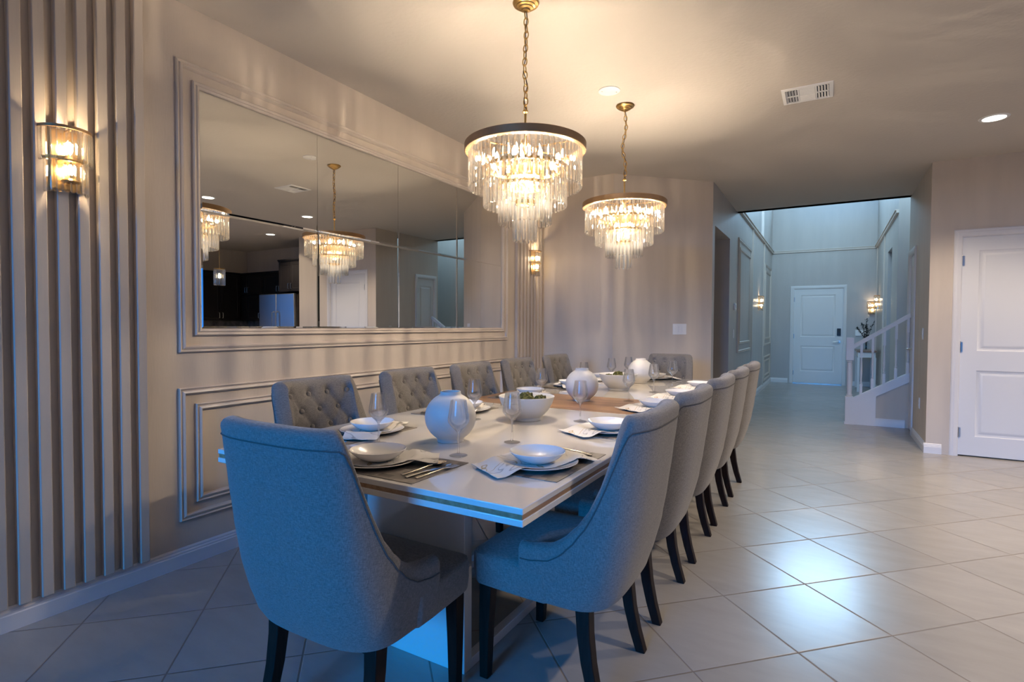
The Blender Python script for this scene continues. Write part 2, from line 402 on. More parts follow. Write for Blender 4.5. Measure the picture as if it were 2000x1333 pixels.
# baseboards -------------------------------------------------------
BBP = [(0, 0), (.016, 0), (.016, .062), (.013, .066), (.013, .074), (.009, .080), (.009, .086), (.004, .094), (0, .094)]
def baseboard(name, segs, side):
    mb = MB()
    for p, q in segs:
        p, q = Vector((*p, 0)), Vector((*q, 0)); d = (q-p).normalized(); nn = Vector((-d.y, d.x, 0))*side
        mb.extr([p+nn*a+Vector((0, 0, z)) for a, z in BBP], q-p)
    return struct(name, mb, 'trim', sharp=25)
baseboard('baseboard_left', [((XL, YB), (XL, 5.35))], -1)
baseboard('baseboard_far', [((XL, 5.35), (-1.92, 5.35)), ((-1.92, 5.35), (-1.10, 6.17))], -1)
baseboard('baseboard_hall', [((HALL, 6.17), (HALL, 6.30)), ((HALL, 7.34), (HALL, YF))], -1)
baseboard('baseboard_front', [((HALL, YF), (-.76, YF)), ((.37, YF), (.80, YF))], -1)
baseboard('baseboard_foyer_right', [((.80, 10.05), (.80, 9.20)), ((.80, YF), (.80, 10.72))], -1)
baseboard('baseboard_closet', [((.81, 7.40), (.81, 6.45))], -1)
baseboard('baseboard_right', [((.794, 6.45), (.93, 6.45)), ((2.00, 6.45), (2.64, 6.45))], -1)

# picture-frame mouldings ------------------------------------------
PF = [(0, 0), (0, .012), (.004, .017), (.009, .013), (.013, .010), (.018, .017), (.026, .020), (.031, .014), (.034, .006), (.036, 0)]
PF2 = [(0, 0), (0, .014), (.005, .019), (.010, .015), (.016, .012), (.022, .018), (.030, .014), (.034, .010), (.036, 0)]
def moulding(name, x, nx, y0, y1, z0, z1, prof=PF, m='moulding'):
    return struct(name, MB().frame((x, y0, z0), (0, 1, 0), (0, 0, 1), (nx, 0, 0), y1-y0, z1-z0, prof), m, sharp=20)
moulding('trim_1', XL, 1, 1.475, 4.60, 1.055, 2.472)
moulding('trim_2', XL, 1, 1.552, 4.523, 1.137, 2.392, PF2)
moulding('trim_3', XL, 1, 1.470, 4.60, .225, .880)
moulding('trim_4', XL, 1, 1.552, 4.518, .303, .797)
# foyer wall mouldings and high rail
moulding('trim_5', HALL, 1, 8.05, 9.47, .83, 2.42, m='moulding')
moulding('trim_6', HALL, 1, 8.17, 9.35, .95, 2.30, m='moulding')
moulding('trim_7', HALL, 1, 8.05, 9.47, .14, .62, m='moulding')
moulding('trim_8', HALL, 1, 8.17, 9.35, .22, .54, m='moulding')
moulding('trim_9', HALL, 1, 11.55, 12.85, .83, 2.42, m='moulding')
moulding('trim_10', HALL, 1, 11.67, 12.73, .95, 2.30, m='moulding')
moulding('trim_11', HALL, 1, 11.55, 12.85, .14, .62, m='moulding')
moulding('trim_12', HALL, 1, 11.67, 12.73, .22, .54, m='moulding')
rail = MB()
rail.box(HALL, BEAM, 2.775, HALL+.03, YF, 2.81); rail.box(HALL, BEAM, 2.81, HALL+.045, YF, 2.822)
rail.box(HALL, YF-.03, 2.775, .80, YF, 2.81); rail.box(HALL, YF-.045, 2.81, .80, YF, 2.822)
rail.box(.77, 9.2, 2.775, .80, YF, 2.81); rail.box(.755, 9.2, 2.81, .80, YF, 2.822)
struct('trim_13', rail, 'moulding')
struct('trim_14', MB().box(HALL, 9.62, .094, HALL+.018, 9.67, 2.775), 'moulding')
struct('trim_15', MB().box(HALL, 11.38, .094, HALL+.018, 11.43, 2.775), 'moulding')
struct('trim_16', MB().box(.782, 11.28, .094, .80, 11.33, 2.775), 'moulding')
struct('trim_17', MB().box(.782, 12.9, .094, .80, 12.95, 2.775), 'moulding')

# windows ----------------------------------------------------------
def window(name, x0, x1, y, z0, z1, nx, nz=1, fr=.05):
    w_ = thing(name, '', '', kind='structure')
    f = MB()
    f.box(x0, y-.03, z0, x0+fr, y+.03, z1); f.box(x1-fr, y-.03, z0, x1, y+.03, z1)
    f.box(x0+fr, y-.03, z0, x1-fr, y+.03, z0+fr); f.box(x0+fr, y-.03, z1-fr, x1-fr, y+.03, z1)
    for i in range(1, nx):
        xx = x0+(x1-x0)*i/nx; f.box(xx-fr*.5, y-.03, z0+fr, xx+fr*.5, y+.03, z1-fr)
    for j in range(1, nz):
        zz = z0+(z1-z0)*j/nz; f.box(x0+fr, y-.028, zz-fr*.4, x1-fr, y+.028, zz+fr*.4)
    f.build('window_frame', 'trim', w_)
    MB().box(x0+.02, y-.003, z0+.02, x1-.02, y+.003, z1-.02).build('window_glass', 'pane', w_)
window('window_1', XL+.25, XL+3.9, YB-.06, 0, 2.35, 4)
window('window_2', XL+5.9, XL+7.6, YB-.06, 1.0, 2.3, 2)
window('window_3', HALL-.26+.30, HALL-.26+1.95, YF+.06, 3.95, 5.15, 3)
window('window_6', 2.5, 4.9, 0, 1.0, 2.3, 3)
bpy.data.objects['window_6'].location = (XR+.06, 0, 0); bpy.data.objects['window_6'].rotation_euler = (0, 0, pi/2)
window('added_streak_window', 10.93, 11.37, 0, 2.88, 5.1, 1, fr=.02)  # made-up window, its lit reveal imitates a streak of sunlight on the wall
bpy.data.objects['added_streak_window'].location = (HALL-.24, 0, 0); bpy.data.objects['added_streak_window'].rotation_euler = (0, 0, pi/2)
window('added_loft_window', HALL-.26+.5, HALL-.26+2.8, BEAM-.06, 3.6, 5.2, 3)  # made-up window, lets the added loft lamp reach the front wall
window('window_4', .94+.8, .94+2.2, 9.26, 3.9, 5.1, 2)

# doors ------------------------------------------------------------
RP = [(0, 0), (.006, -.006), (.018, -.009), (.030, -.004), (.040, -.0005), (.046, 0)]
def panel_door(name, width, height, panels, hinge_side, casing_w=.065, wall_t=.12, casing_sides=(1, 1)):
    """door built in local space: leaf in the xz plane, front towards -y, x from 0 to width"""
    d = thing(name, '', '', kind='structure')
    leaf = MB(); g = .004; t = .036
    x0, x1, z0, z1 = g, width-g, .012, height-g
    # leaf with holes for panels: rows of boxes
    zs = [z0]+[v for p in panels for v in p]+[z1]; m_ = .115*width/.8
    for i in range(0, len(zs), 2): leaf.box(x0, .012, zs[i], x1, .012+t, zs[i+1])
    for a, b in panels:
        leaf.box(x0, .012, a, x0+m_, .012+t, b); leaf.box(x1-m_, .012, a, x1, .012+t, b)
        px0, px1 = x0+m_, x1-m_
        prof = [(0, 0), (.007, .006), (.017, .009), (.026, .010), (.044, .003), (.048, .002)]
        k = len(prof); vs = []
        leaf.frame((px0, .012, a), (1, 0, 0), (0, 0, 1), (0, 1, 0), px1-px0, b-a, prof)
        leaf.box(px0+.0475, .01415, a+.0475, px1-.0475, .03, b-.0475)
    leaf.build('door_leaf', 'door', d, sharp=25)
    cs = MB(); c = casing_w
    prof = [(0, 0), (0, -.010), (.008, -.016), (.020, -.014), (.030, -.017), (.052, -.012), (.060, -.007), (c, 0)]
    a = [(-c, 0), (-c, height+c), (width+c, height+c), (width+c, 0)]
    dirs = [(1, 0), (1, -1), (-1, -1), (-1, 0)]
    vs = []; k = len(prof)
    for (ax, az), (dx, dz) in zip(a, dirs):
        for ins, out in prof: vs.append((ax+dx*ins, out, az+dz*ins))
    fs = []
    segs = [i for i in range(3)]
    for i in segs:
        for j in range(k-1): fs.append((i*k+j, (i+1)*k+j, (i+1)*k+j+1, i*k+j+1))
    cs.add(vs, fs)
    # jamb
    cs.box(-.001, 0, 0, .0025, wall_t, height); cs.box(width-.0025, 0, 0, width+.001, wall_t, height); cs.box(0, 0, height-.003, width, wall_t, height+.001)
    cs.build('door_casing', 'trim', d, sharp=20)
    hx = .0 if hinge_side < 0 else width
    for z in (.22, height*.5, height-.22):
        hm = MB(); hm.tube([(hx, .004, z-.045), (hx, .004, z+.045)], .006, 8); hm.box(hx-.004, .004, z-.045, hx+.018*(-hinge_side), .013, z+.045)
        hm.tube([(hx, -.004, z+.045), (hx+.0*hinge_side, -.002, z+.052)], .003, 6)
        hm.build('hinge', 'nickel', d)
    return d
def lever(parent, x, z, dirn):
    m_ = MB(); m_.tube([(x, .012, z), (x, .002, z)], .026, 16); m_.tube([(x, .002, z), (x, -.045, z), (x+dirn*.02, -.052, z), (x+dirn*.11, -.050, z-.004)], [.010, .009, .009, .007], 8)
    return m_.build('door_handle', 'nickel', parent)
dr = panel_door('door_1', .81, 2.03, [(.19, .80), (.98, 1.90)], -1)
dr.location = (1.05, 6.45, 0)
lever(dr, .75, .95, -1)
# three hinge shadows read as dark; door gap strip
dc = panel_door('door_2', .46, 2.03, [(.19, .80), (.98, 1.90)], 1)
dc.location = (.81, 7.93, 0); dc.rotation_euler = (0, 0, -pi/2)
lever(dc, .40, .95, -1)
lk = None
dfr = panel_door('door_3', .90, 2.00, [(.26, .80), (.99, 1.87)], -1)
dfr.location = (-.665, YF, 0)
for ch in dfr.children:
    pass
lever(dfr, .84, .895, -1)
kp = MB().box(.80, -.018, 1.02, .87, .012, 1.17).build('keypad_lock', 'black', dfr, bevel=.006)
MB().box(.815, -.021, 1.09, .855, -.018, 1.15).build('keypad_screen', 'shade_band', kp)
MB().box(0, -.012, 0, .90, .014, .012).build('threshold', 'nickel', dfr)

# ---------------------------------------------------------------- slat panels
def slat_panel(label, ys, w_=.040, d=.032):
    t = thing('slat_panel', label, 'wall panel', (XL+.0012, ys[0], 0), 0)
    for y in ys:
        MB().box(0, y-ys[0], .094, d, y-ys[0]+w_, H-.001).build('slat', 'slat', t, bevel=.004)
slat_panel('group of vertical painted slats behind the sconce nearest the camera', [1.322-.040-.0724*k for k in range(12)])
slat_panel('group of vertical painted slats by the far corner, beyond the mirror', [4.752+.0724*k for k in range(8)])

# ---------------------------------------------------------------- mirror of eight bevelled panes
mir = thing('wall_mirror', 'long wall mirror of eight panes inside a double picture frame', 'mirror', (XL, 1.588, 1.173))
MW, MH = 2.899/4, 1.183/2
for i in range(4):
    for j in range(2):
        y0, z0, g, bv = i*MW+.0008, j*MH+.0008, .0, .009
        y1, z1 = y0+MW-.0016, z0+MH-.0016
        mb = MB()
        mb.frame((.0, y0, z0), (0, 1, 0), (0, 0, 1), (1, 0, 0), y1-y0, z1-z0, [(0, .0), (0, .0052), (bv, .0060)])
        mb.add([(.0060, y0+bv, z0+bv), (.0060, y1-bv, z0+bv), (.0060, y1-bv, z1-bv), (.0060, y0+bv, z1-bv)], [(0, 1, 2, 3)])
        mb.build('mirror_pane', 'mirror', mir, sharp=None)

# ---------------------------------------------------------------- dining table
TX0, TX1, TY0, TY1, TZ = -1.91, -.645, 1.165, 4.82, .740
tb = thing('dining_table', 'long glossy white dining table with wood inlay and layered edge', 'table', (-1.2775, 2.99, 0))
ox, oy = -1.2775, 2.99
def tbx(a, b, c, d, e, f): return MB().box(a-ox, b-oy, c, d-ox, e-oy, f)
tbx(TX0, TY0, TZ-.017, TX1, TY1, TZ).build('tabletop', 'gloss_white', tb, bevel=.002)
tbx(TX0+.003, TY0+.003, TZ-.030, TX1-.003, TY1-.003, TZ-.017).build('edge_strip', 'strip', tb)
tbx(TX0, TY0, TZ-.048, TX1, TY1, TZ-.030).build('lower_top', 'gloss_white', tb, bevel=.002)
tbx(TX0+.001, 2.70, TZ, TX1-.001, 3.28, TZ+.0012).build('wood_inlay', 'inlay', tb)
tbx(-1.505, 1.50, .0, -1.055, 1.545, TZ-.048).build('pedestal_panel', 'gloss_white', tb, bevel=.002)
tbx(-1.505, 4.435, .0, -1.055, 4.48, TZ-.048).build('pedestal_panel', 'gloss_white', tb, bevel=.002)
tbx(-1.09, 1.545, .0, -1.055, 4.435, .035).build('floor_rail', 'gloss_white', tb, bevel=.002)
tbx(-1.535, 1.545, .0, -1.495, 4.435, .035).build('floor_rail', 'gloss_white', tb, bevel=.002)
tbx(-1.32, 2.4, .035, -1.235, 3.58, TZ-.048).build('centre_panel', 'gloss_white', tb, bevel=.002)
tbx(-1.495, 2.96, .0, -1.09, 3.02, .035).build('cross_rail', 'gloss_white', tb, bevel=.002)

LEAN = [(.333, 0), (.38, .018), (.45, .040), (.527, .060), (.64, .079), (.766, .096), (.85, .107), (.955, .122)]
WID = .266
def shell_meshes():
    NS = 88
    cols = []   # plan base points (right front -> back -> left front), outer surface at seat level
    pts = []
    for k in range(9): pts.append((WID, .035-(.115)*k/8))
    n_ = 3.3
    M_ = 70
    for k in range(1, M_):
        th = pi*k/M_; c, s_ = cos(th), sin(th)
        pts.append((WID*(1 if c > 0 else -1)*abs(c)**(2/n_), -.08-.165*abs(s_)**(2/n_)))
    for k in range(9): pts.append((-WID, -.08+(.115)*k/8))
    # resample evenly
    L = [0]
    for a, b in zip(pts, pts[1:]): L.append(L[-1]+math.dist(a, b))
    tot = L[-1]; res = []
    j = 0
    for i in range(NS+1):
        q = tot*i/NS
        while j < len(L)-2 and L[j+1] < q: j += 1
        t = (q-L[j])/(L[j+1]-L[j]); res.append((pts[j][0]+(pts[j+1][0]-pts[j][0])*t, pts[j][1]+(pts[j+1][1]-pts[j][1])*t, q))
    def ztop(y, x):
        return interp(-y, [(-.035, .512), (.0, .512), (.05, .522), (.08, .545), (.105, .583), (.13, .640), (.155, .722), (.170, .81), (.182, .885), (.191, .924), (.200, .934), (.225, .937), (.245, .937)])
    def wt(y): return interp(-y, [(.02, 0), (.08, .35), (.14, .75), (.19, 1), (.3, 1)])
    def P(x, y, z):
        xx = x*(1-.05*max(0, min(1, (.45-z)/.12)))
        return Vector((xx, y-wt(y)*interp(z, LEAN), z))
    buttons = []
    rows = [(.872, (-.165, -.055, .055, .165)), (.792, (-.11, 0, .11)), (.712, (-.165, -.055, .055, .165)), (.632, (-.11, 0, .11))]
    outer_n, top_n, inner_n = 18, 8, 34
    grid = []; seam = []
    rad = []
    for i, (x, y, q) in enumerate(res):
        a = res[max(i-1, 0)]; b = res[min(i+1, NS)]
        tx, ty = b[0]-a[0], b[1]-a[1]; l_ = math.hypot(tx, ty); tx /= l_; ty /= l_
        inn = Vector((ty, -tx, 0)); 
        if inn.dot(Vector((-x, .1-y, 0))) < 0: inn = -inn
        zt = ztop(y, x)
        back = wt(y)
        T_ = .052+.016*back
        r_ = T_/2
        col = []
        zc = zt-r_*.8
        for k in range(outer_n+1):
            z = .333+(zc-.333)*k/outer_n
            p = P(x, y, z)
            if k == 0: p += inn*.006
            col.append(p)
        seam.append((P(x, y, zt-.048)-inn*.0012))
        for k in range(1, top_n):
            an = pi*k/top_n; p = P(x, y, zc+r_*.8*sin(an)); p += inn*(r_*(1-cos(an))); col.append(p)
        zb = .40
        for k in range(inner_n+1):
            z = zc+(zb-zc)*k/inner_n
            th = T_+(.016*back*sin(pi*min(1, max(0, (z-.42)/(zt-.42)))) if zt > .6 else 0)
            p = P(x, y, z)+inn*th
            if zt > .85:
                dd = 0
                for rz, xs in rows:
                    for bx_ in xs:
                        d2 = ((p.x-bx_)**2+(p.z-rz)**2)
                        dd += .022*math.exp(-d2/(.019**2))
                # diagonal pleats
                for (ra, xa), (rb, xb) in zip(rows, rows[1:]):
                    for u0 in xa:
                        for u1 in xb:
                            if abs(u0-u1) < .08:
                                vx, vz = u1-u0, rb-ra; ll = vx*vx+vz*vz
                                t = ((p.x-u0)*vx+(p.z-ra)*vz)/ll
                                if 0 < t < 1:
                                    dx, dz = p.x-(u0+vx*t), p.z-(ra+vz*t); dd = max(dd, .0075*math.exp(-(dx*dx+dz*dz)/(.007**2)))
                p -= inn*min(dd, .023)
            col.append(p)
        grid.append(col)
    K = len(grid[0]); mb = MB()
    vs = [p for c in grid for p in c]; fs = []
    for i in range(NS):
        for k in range(K-1): fs.append((i*K+k, (i+1)*K+k, (i+1)*K+k+1, i*K+k+1))
    # arm front caps with a softened edge
    for side in (0, NS):
        ring = list(range(side*K, side*K+K)); c = Vector((0, 0, 0))
        for k in ring: c += vs[k]
        c /= K; base = len(vs)
        prev = ring
        for sc, off in ((.93, .007), (.75, .010)):
            new = []
            for k in ring:
                p = c+(vs[k]-c)*1.0; p = Vector((c.x+(vs[k].x-c.x)*sc, vs[k].y+off, c.z+(vs[k].z-c.z)*(1-(1-sc)*.35))); new.append(len(vs)); vs.append(p)
            for a in range(K-1): fs.append((prev[a], prev[a+1], new[a+1], new[a]))
            prev = new
        fs.append(tuple(prev))
    mb.add(vs, fs)
    # button positions: sample inner surface
    for rz, xs in rows:
        for bx_ in xs:
            best = min((p for c in grid for p in c[outer_n+top_n:]), key=lambda p: (p.x-bx_)**2+(p.z-rz)**2 if p.y < 0 else 9)
            buttons.append(best.copy())
    return mb, seam, buttons
shell_mb, seam_pts, BTN = shell_meshes()
def make_chair():
    t = thing('dining_chair', 'x', 'chair', (0, 0, 0), 0, 'grey linen dining chairs around the table')
    back = shell_mb.build('backrest', 'linen', t, sharp=50)
    back.data.name = 'chair_shell'
    MB().tube(seam_pts, .0022, 5).build('piping', 'seam', back)
    # vertical seam at arm front
    bm_ = MB().ico((0, 0, 0), .0135, 2, sc=(1, .55, 1)).mesh('chair_button')
    bm_.materials.append(M['linen'])
    for p in BTN:
        b = bpy.data.objects.new('button', bm_); COL.objects.link(b); b.parent = back; b.location = p+Vector((0, .006, 0))
    # seat cushion: rounded slab
    st = MB(); NX, NY = 28, 28
    def sp(u, v, top):
        x = (u*2-1); y = v*2-1
        w_ = WID-.006-(.0 if v < .5 else .012*(v-.5)*2)
        Y = -.20+.435*v
        if Y < -.06: w_ = min(w_, WID*max(.05, 1-min(1, max(0, (-.08-Y)/.165))**2.75)**(1/2.75)-.02)
        X = x*w_
        # rounded front corners
        ex = max(0, abs(x)-.86)/.14; ey = max(0, v-.86)/.14
        Y -= .028*ex*ex*ey
        dome = (1-abs(x)**4)*(1-abs(y)**4)
        return (X, Y, .437+.026*dome) if top else (X*.985, Y-(.006 if v > .99 else 0), .335)
    vs = [sp(i/NX, j/NY, True) for j in range(NY+1) for i in range(NX+1)]
    fs = [(j*(NX+1)+i, j*(NX+1)+i+1, (j+1)*(NX+1)+i+1, (j+1)*(NX+1)+i) for j in range(NY) for i in range(NX)]
    ring = [(i, 0) for i in range(NX)]+[(NX, j) for j in range(NY)]+[(i, NY) for i in range(NX, 0, -1)]+[(0, j) for j in range(NY, 0, -1)]
    lo = []
    for z_, sc in ((.425, 1.012), (.38, 1.014), (.345, 1.0), (.335, .985)):
        row = []
        for i, j in ring:
            x, y, _ = sp(i/NX, j/NY, True); row.append(len(vs)); vs.append((x*sc, (y-.02)*sc+.02, z_))
        lo.append(row)
    prev = [j*(NX+1)+i for i, j in ring]
    for row in lo:
        n_ = len(row)
        for a in range(n_): fs.append((prev[a], prev[(a+1) % n_], row[(a+1) % n_], row[a]))
        prev = row
    fs.append(tuple(prev[::-1]))
    st.add(vs, fs); st.build('seat', 'linen', t, sharp=60)
    def leg(pts, w0, w1):
        vs = []; fs = []; n_ = len(pts)
        for k, (x, y, z) in enumerate(pts):
            w_ = (w0+(w1-w0)*k/(n_-1))/2
            vs += [(x-w_, y-w_, z), (x+w_, y-w_, z), (x+w_, y+w_, z), (x-w_, y+w_, z)]
        for k in range(n_-1):
            for a in range(4): fs.append((k*4+a, k*4+(a+1) % 4, k*4+4+(a+1) % 4, k*4+4+a))
        fs += [(3, 2, 1, 0), tuple((n_-1)*4+a for a in range(4))]
        return MB().add(vs, fs)
    for sx in (-1, 1):
        leg([(sx*.212, .185, .345), (sx*.208, .195, .18), (sx*.205, .20, 0)], .046, .032).build('leg', 'darkwood', t, bevel=.003)
        leg([(sx*.200, -.155, .345), (sx*.200, -.160, .25), (sx*.201, -.172, .16), (sx*.203, -.190, .08), (sx*.205, -.214, 0)], .046, .034).build('leg', 'darkwood', t, bevel=.003)
    return t
ch0 = make_chair(); first = [True]
def chair(x, y, rz, label, sx=1):
    if first[0]: c = ch0; first[0] = False
    else: c = copy_tree(ch0)
    c.location = (x, y, 0); c.rotation_euler = (0, 0, rz); c.scale = (sx, 1, 1); c['label'] = label; return c
ORD = ['nearest the camera', 'second from the camera', 'third from the camera', 'fourth from the camera', 'farthest from the camera']
chair(-1.245, 1.228, 0, 'grey linen chair at the near head of the table, blue-lit back turned to the camera')
RY = [1.74, 2.365, 3.02, 3.62, 4.26]; LY = [1.79, 2.46, 3.11, 3.75, 4.45]
for k, y in enumerate(RY): chair(-.79, y, pi/2, 'grey linen chair in the right-hand row, %s' % ORD[k])
for k, y in enumerate(LY): chair(-1.828, y, -pi/2, 'grey button-tufted chair in the row along the mirror, %s' % ORD[k])
chair(-1.285, 4.86, pi, 'grey button-tufted chair at the far head of the table, facing the camera', .84)

# ---------------------------------------------------------------- place settings
def arc_prof(pts): return pts
plate_me = MB().lathe([(0, .004), (.075, .004), (.085, .006), (.120, .013), (.133, .019), (.135, .0205), (.133, .0215), (.118, .0165), (.084, .010), (.07, .0085), (0, .0085)], 56).mesh('plate', 40)
bowl_me = MB().lathe([(0, .001), (.045, .001), (.050, .003), (.062, .007), (.082, .017), (.098, .030), (.1045, .037), (.106, .039), (.1045, .0402), (.096, .032), (.080, .020), (.060, .011), (.045, .009), (0, .0085)], 56).mesh('soup_bowl', 40)
for me in (plate_me, bowl_me): me.materials.append(M['porcelain'])
mat_me = MB().box(-.20, -.14, 0, .20, .14, .0018).mesh('placemat'); mat_me.materials.append(M['placemat'])
def glass_mesh():
    o_ = [(.0, .0), (.032, .0), (.0345, .0012), (.033, .0024), (.018, .0042), (.006, .008), (.0038, .016), (.0034, .045), (.0036, .072), (.0050, .080), (.014, .090), (.028, .103), (.0385, .116), (.0405, .124), (.0395, .135), (.0350, .160), (.0300, .190), (.0292, .1935)]
    i_ = [(.0284, .1930), (.0290, .190), (.0338, .160), (.0382, .135), (.0390, .124), (.0372, .1175), (.0265, .105), (.012, .0925), (.004, .088), (0, .0875)]
    return MB().lathe(o_+i_, 40).mesh('wine_glass', 50)
glass_me = glass_mesh(); glass_me.materials.append(M['wineglass'])
def napkin_mesh(seed):
    rn = random.Random(seed); NX, NY = 30, 16; vs = []; fs = []
    ph = rn.uniform(0, 6)
    for j in range(NY+1):
        for i in range(NX+1):
            u, v = i/NX*2-1, j/NY*2-1
            x = u*.205; y = v*.085*(1-.15*u)
            r = math.hypot(x, y)
            z = interp(r, [(.078, .0095), (.12, .0205), (.136, .0265), (.150, .0245), (.20, .008)])
            z += (.0020*sin(u*9+ph)+.0015*sin(v*7+u*4+ph)+.0035)*max(0, abs(u)-.45)
            vs.append((x, y+.012*sin(u*3+ph)*abs(u), max(z, .0045)))
    for j in range(NY):
        for i in range(NX): fs.append((j*(NX+1)+i, j*(NX+1)+i+1, (j+1)*(NX+1)+i+1, (j+1)*(NX+1)+i))
    n0 = len(vs); vs2 = [(x, y, z+.0016) for x, y, z in vs]
    fs2 = [tuple(n0+k for k in f[::-1]) for f in fs]
    edge = [(j*(NX+1), (j+1)*(NX+1)) for j in range(NY)]+[(j*(NX+1)+NX, (j+1)*(NX+1)+NX) for j in range(NY)]+[(i, i+1) for i in range(NX)]+[(NY*(NX+1)+i, NY*(NX+1)+i+1) for i in range(NX)]
    return MB().add(vs+vs2, fs+fs2+[(a, b, b+n0, a+n0) for a, b in edge]).mesh('napkin', 60)
nap_me = [napkin_mesh(s) for s in range(3)]
for me in nap_me: me.materials.append(M['napkin'])
def ribbon(mb, pts):  # pts: (y, halfwidth, z, thickness)
    vs = []; fs = []
    for y, hw, z, t in pts: vs += [(-hw, y, z+t*.6), (-hw*.5, y, z), (hw*.5, y, z), (hw, y, z+t*.6), (hw*.5, y, z+t), (-hw*.5, y, z+t)]
    for k in range(len(pts)-1):
        for a in range(6): fs.append((k*6+a, k*6+(a+1) % 6, k*6+6+(a+1) % 6, k*6+6+a))
    fs += [tuple(range(6)), tuple((len(pts)-1)*6+a for a in range(6))]
    return mb.add(vs, fs)
def spoon_mesh():
    mb = MB(); ribbon(mb, [(-.10, .006, .001, .003), (-.09, .0075, .001, .003), (-.04, .0045, .003, .003), (.02, .003, .007, .003), (.045, .004, .006, .003)])
    vs = []; fs = []; n = 20; m = 6
    for j in range(m+1):
        for i in range(n):
            a = 2*pi*i/n; q = j/m; rx, ry = .021*q, .031*q
            vs.append((rx*cos(a), .073+ry*sin(a)*(1-.12*cos(a)*0), .001+.0085*q*q))
    for j in range(m):
        for i in range(n): fs.append((j*n+i, j*n+(i+1) % n, (j+1)*n+(i+1) % n, (j+1)*n+i))
    k = len(vs); vs2 = [(x, y, z+.0012) for x, y, z in vs]; fs2 = [tuple(k+q for q in f) for f in fs]
    mb.add(vs+vs2, fs+fs2+[(m*n+i, m*n+(i+1) % n, k+m*n+(i+1) % n, k+m*n+i) for i in range(n)]); return mb
def fork_mesh():
    mb = MB(); ribbon(mb, [(-.10, .006, .001, .003), (-.09, .007, .001, .003), (-.03, .004, .003, .003), (.03, .003, .006, .003), (.045, .010, .004, .003), (.060, .0115, .003, .0025)])
    for k in range(4):
        x = -.0095+.0063*k; mb.box(x-.0015, .058, .003, x+.0015, .10, .005)
    return mb
def knife_mesh():
    mb = MB(); ribbon(mb, [(-.11, .006, .001, .005), (-.10, .007, .001, .006), (-.02, .0055, .001, .006), (.0, .005, .001, .004)])
    mb.extr([(-.007, 0, .001), (.007, 0, .001), (.009, .06, .001), (.008, .10, .001), (-.004, .118, .001), (-.008, .10, .001)], (0, 0, .0018)); return mb
sp_me, fk_me, kn_me = spoon_mesh().mesh('spoon', 40), fork_mesh().mesh('fork', 30), knife_mesh().mesh('knife', 30)
for me in (sp_me, fk_me, kn_me): me.materials.append(M['steel'])
SCL = {'dinner_plate': (.98, .98, .95), 'soup_bowl': (.86, .86, .95), 'napkin': (.96, .96, 1), 'wine_glass': (.93, .93, 1), 'spoon': (.9, .9, .9), 'knife': (.9, .9, .9), 'fork': (.9, .9, .9)}
def put(me, name, x, y, z, rz, label, cat, group):
    o = bpy.data.objects.new(name, me); COL.objects.link(o); o.location = (x, y, z); o.rotation_euler = (0, 0, rz); o.scale = SCL.get(name, (1, 1, 1)); return tag(o, label, cat, group)
RIMG = 'wine glasses on the dining table'
def setting(cx, cy, rz, gx, gy, where, seed, plate_off=(0, 0), twist=.6):
    """local +y points from the sitter towards the table centre"""
    zt = TZ+(.0012 if 2.69 < cy < 3.29 else 0)+.0002
    def L(a, b):
        return cx+a*cos(rz)-b*sin(rz), cy+a*sin(rz)+b*cos(rz)
    x, y = L(0, 0); put(mat_me, 'placemat', x, y, zt, rz, 'grey woven placemat '+where, 'placemat', 'grey placemats')
    x, y = L(*plate_off)
    put(plate_me, 'dinner_plate', x, y, zt+.0018-.0035, rz, 'wide white plate under the bowl '+where, 'plate', 'white plates')
    put(nap_me[seed % 3], 'napkin', x, y, zt+.0018-.0035, rz+twist, 'cream printed napkin under the bowl '+where, 'napkin', 'printed napkins')
    put(bowl_me, 'soup_bowl', x, y, zt+.0018+.0085, rz, 'shallow white bowl on its plate '+where, 'bowl', 'white bowls')
    for me, nm, dx, dy, a in ((sp_me, 'spoon', .128, .0, -.14), (kn_me, 'knife', .158, -.01, -.10), (fk_me, 'fork', .185, -.005, -.12)):
        x, y = L(dx, dy); put(me, nm, x, y, zt+.0018, rz+a, 'polished steel %s lying %s' % (nm, where), nm, 'cutlery on the placemats')
    put(glass_me, 'wine_glass', gx, gy, TZ+(.0012 if 2.69 < gy < 3.29 else 0)+.0002, 0, 'empty stemmed wine glass standing '+where, 'wine glass', RIMG)
setting(-1.215, 1.325, 0, -1.103, 1.531, 'at the near head of the table', 0, (-.055, -.01), .62)
NTH = ['at the first seat', 'at the second seat', 'at the third seat', 'at the fourth seat', 'at the fifth seat']
RS = [(-.81, 1.61, -1.054, 1.816), (-.81, 2.27, -1.012, 2.385), (-.81, 3.00, -1.035, 3.178), (-.81, 3.56, -1.036, 3.72), (-.81, 4.17, -1.008, 4.118)]
for k, (x, y, gx, gy) in enumerate(RS): setting(x, y, pi/2, gx, gy, NTH[k]+' from the camera, doorway side', k+1, (-.05, .0), -.55)
LS = [(-1.70, 1.655, -1.473, 1.529), (-1.70, 2.34, -1.468, 2.17), (-1.70, 3.06, -1.506, 2.95), (-1.70, 3.70, -1.513, 3.63), (-1.70, 4.36, -1.52, 4.22)]
for k, (x, y, gx, gy) in enumerate(LS): setting(x, y, -pi/2, gx, gy, NTH[k]+' from the camera, mirror side', k, (-.03, .04), .45)
setting(-1.285, 4.66, pi, -1.46, 4.47, 'at the far head of the table', 2, (0, 0), .5)

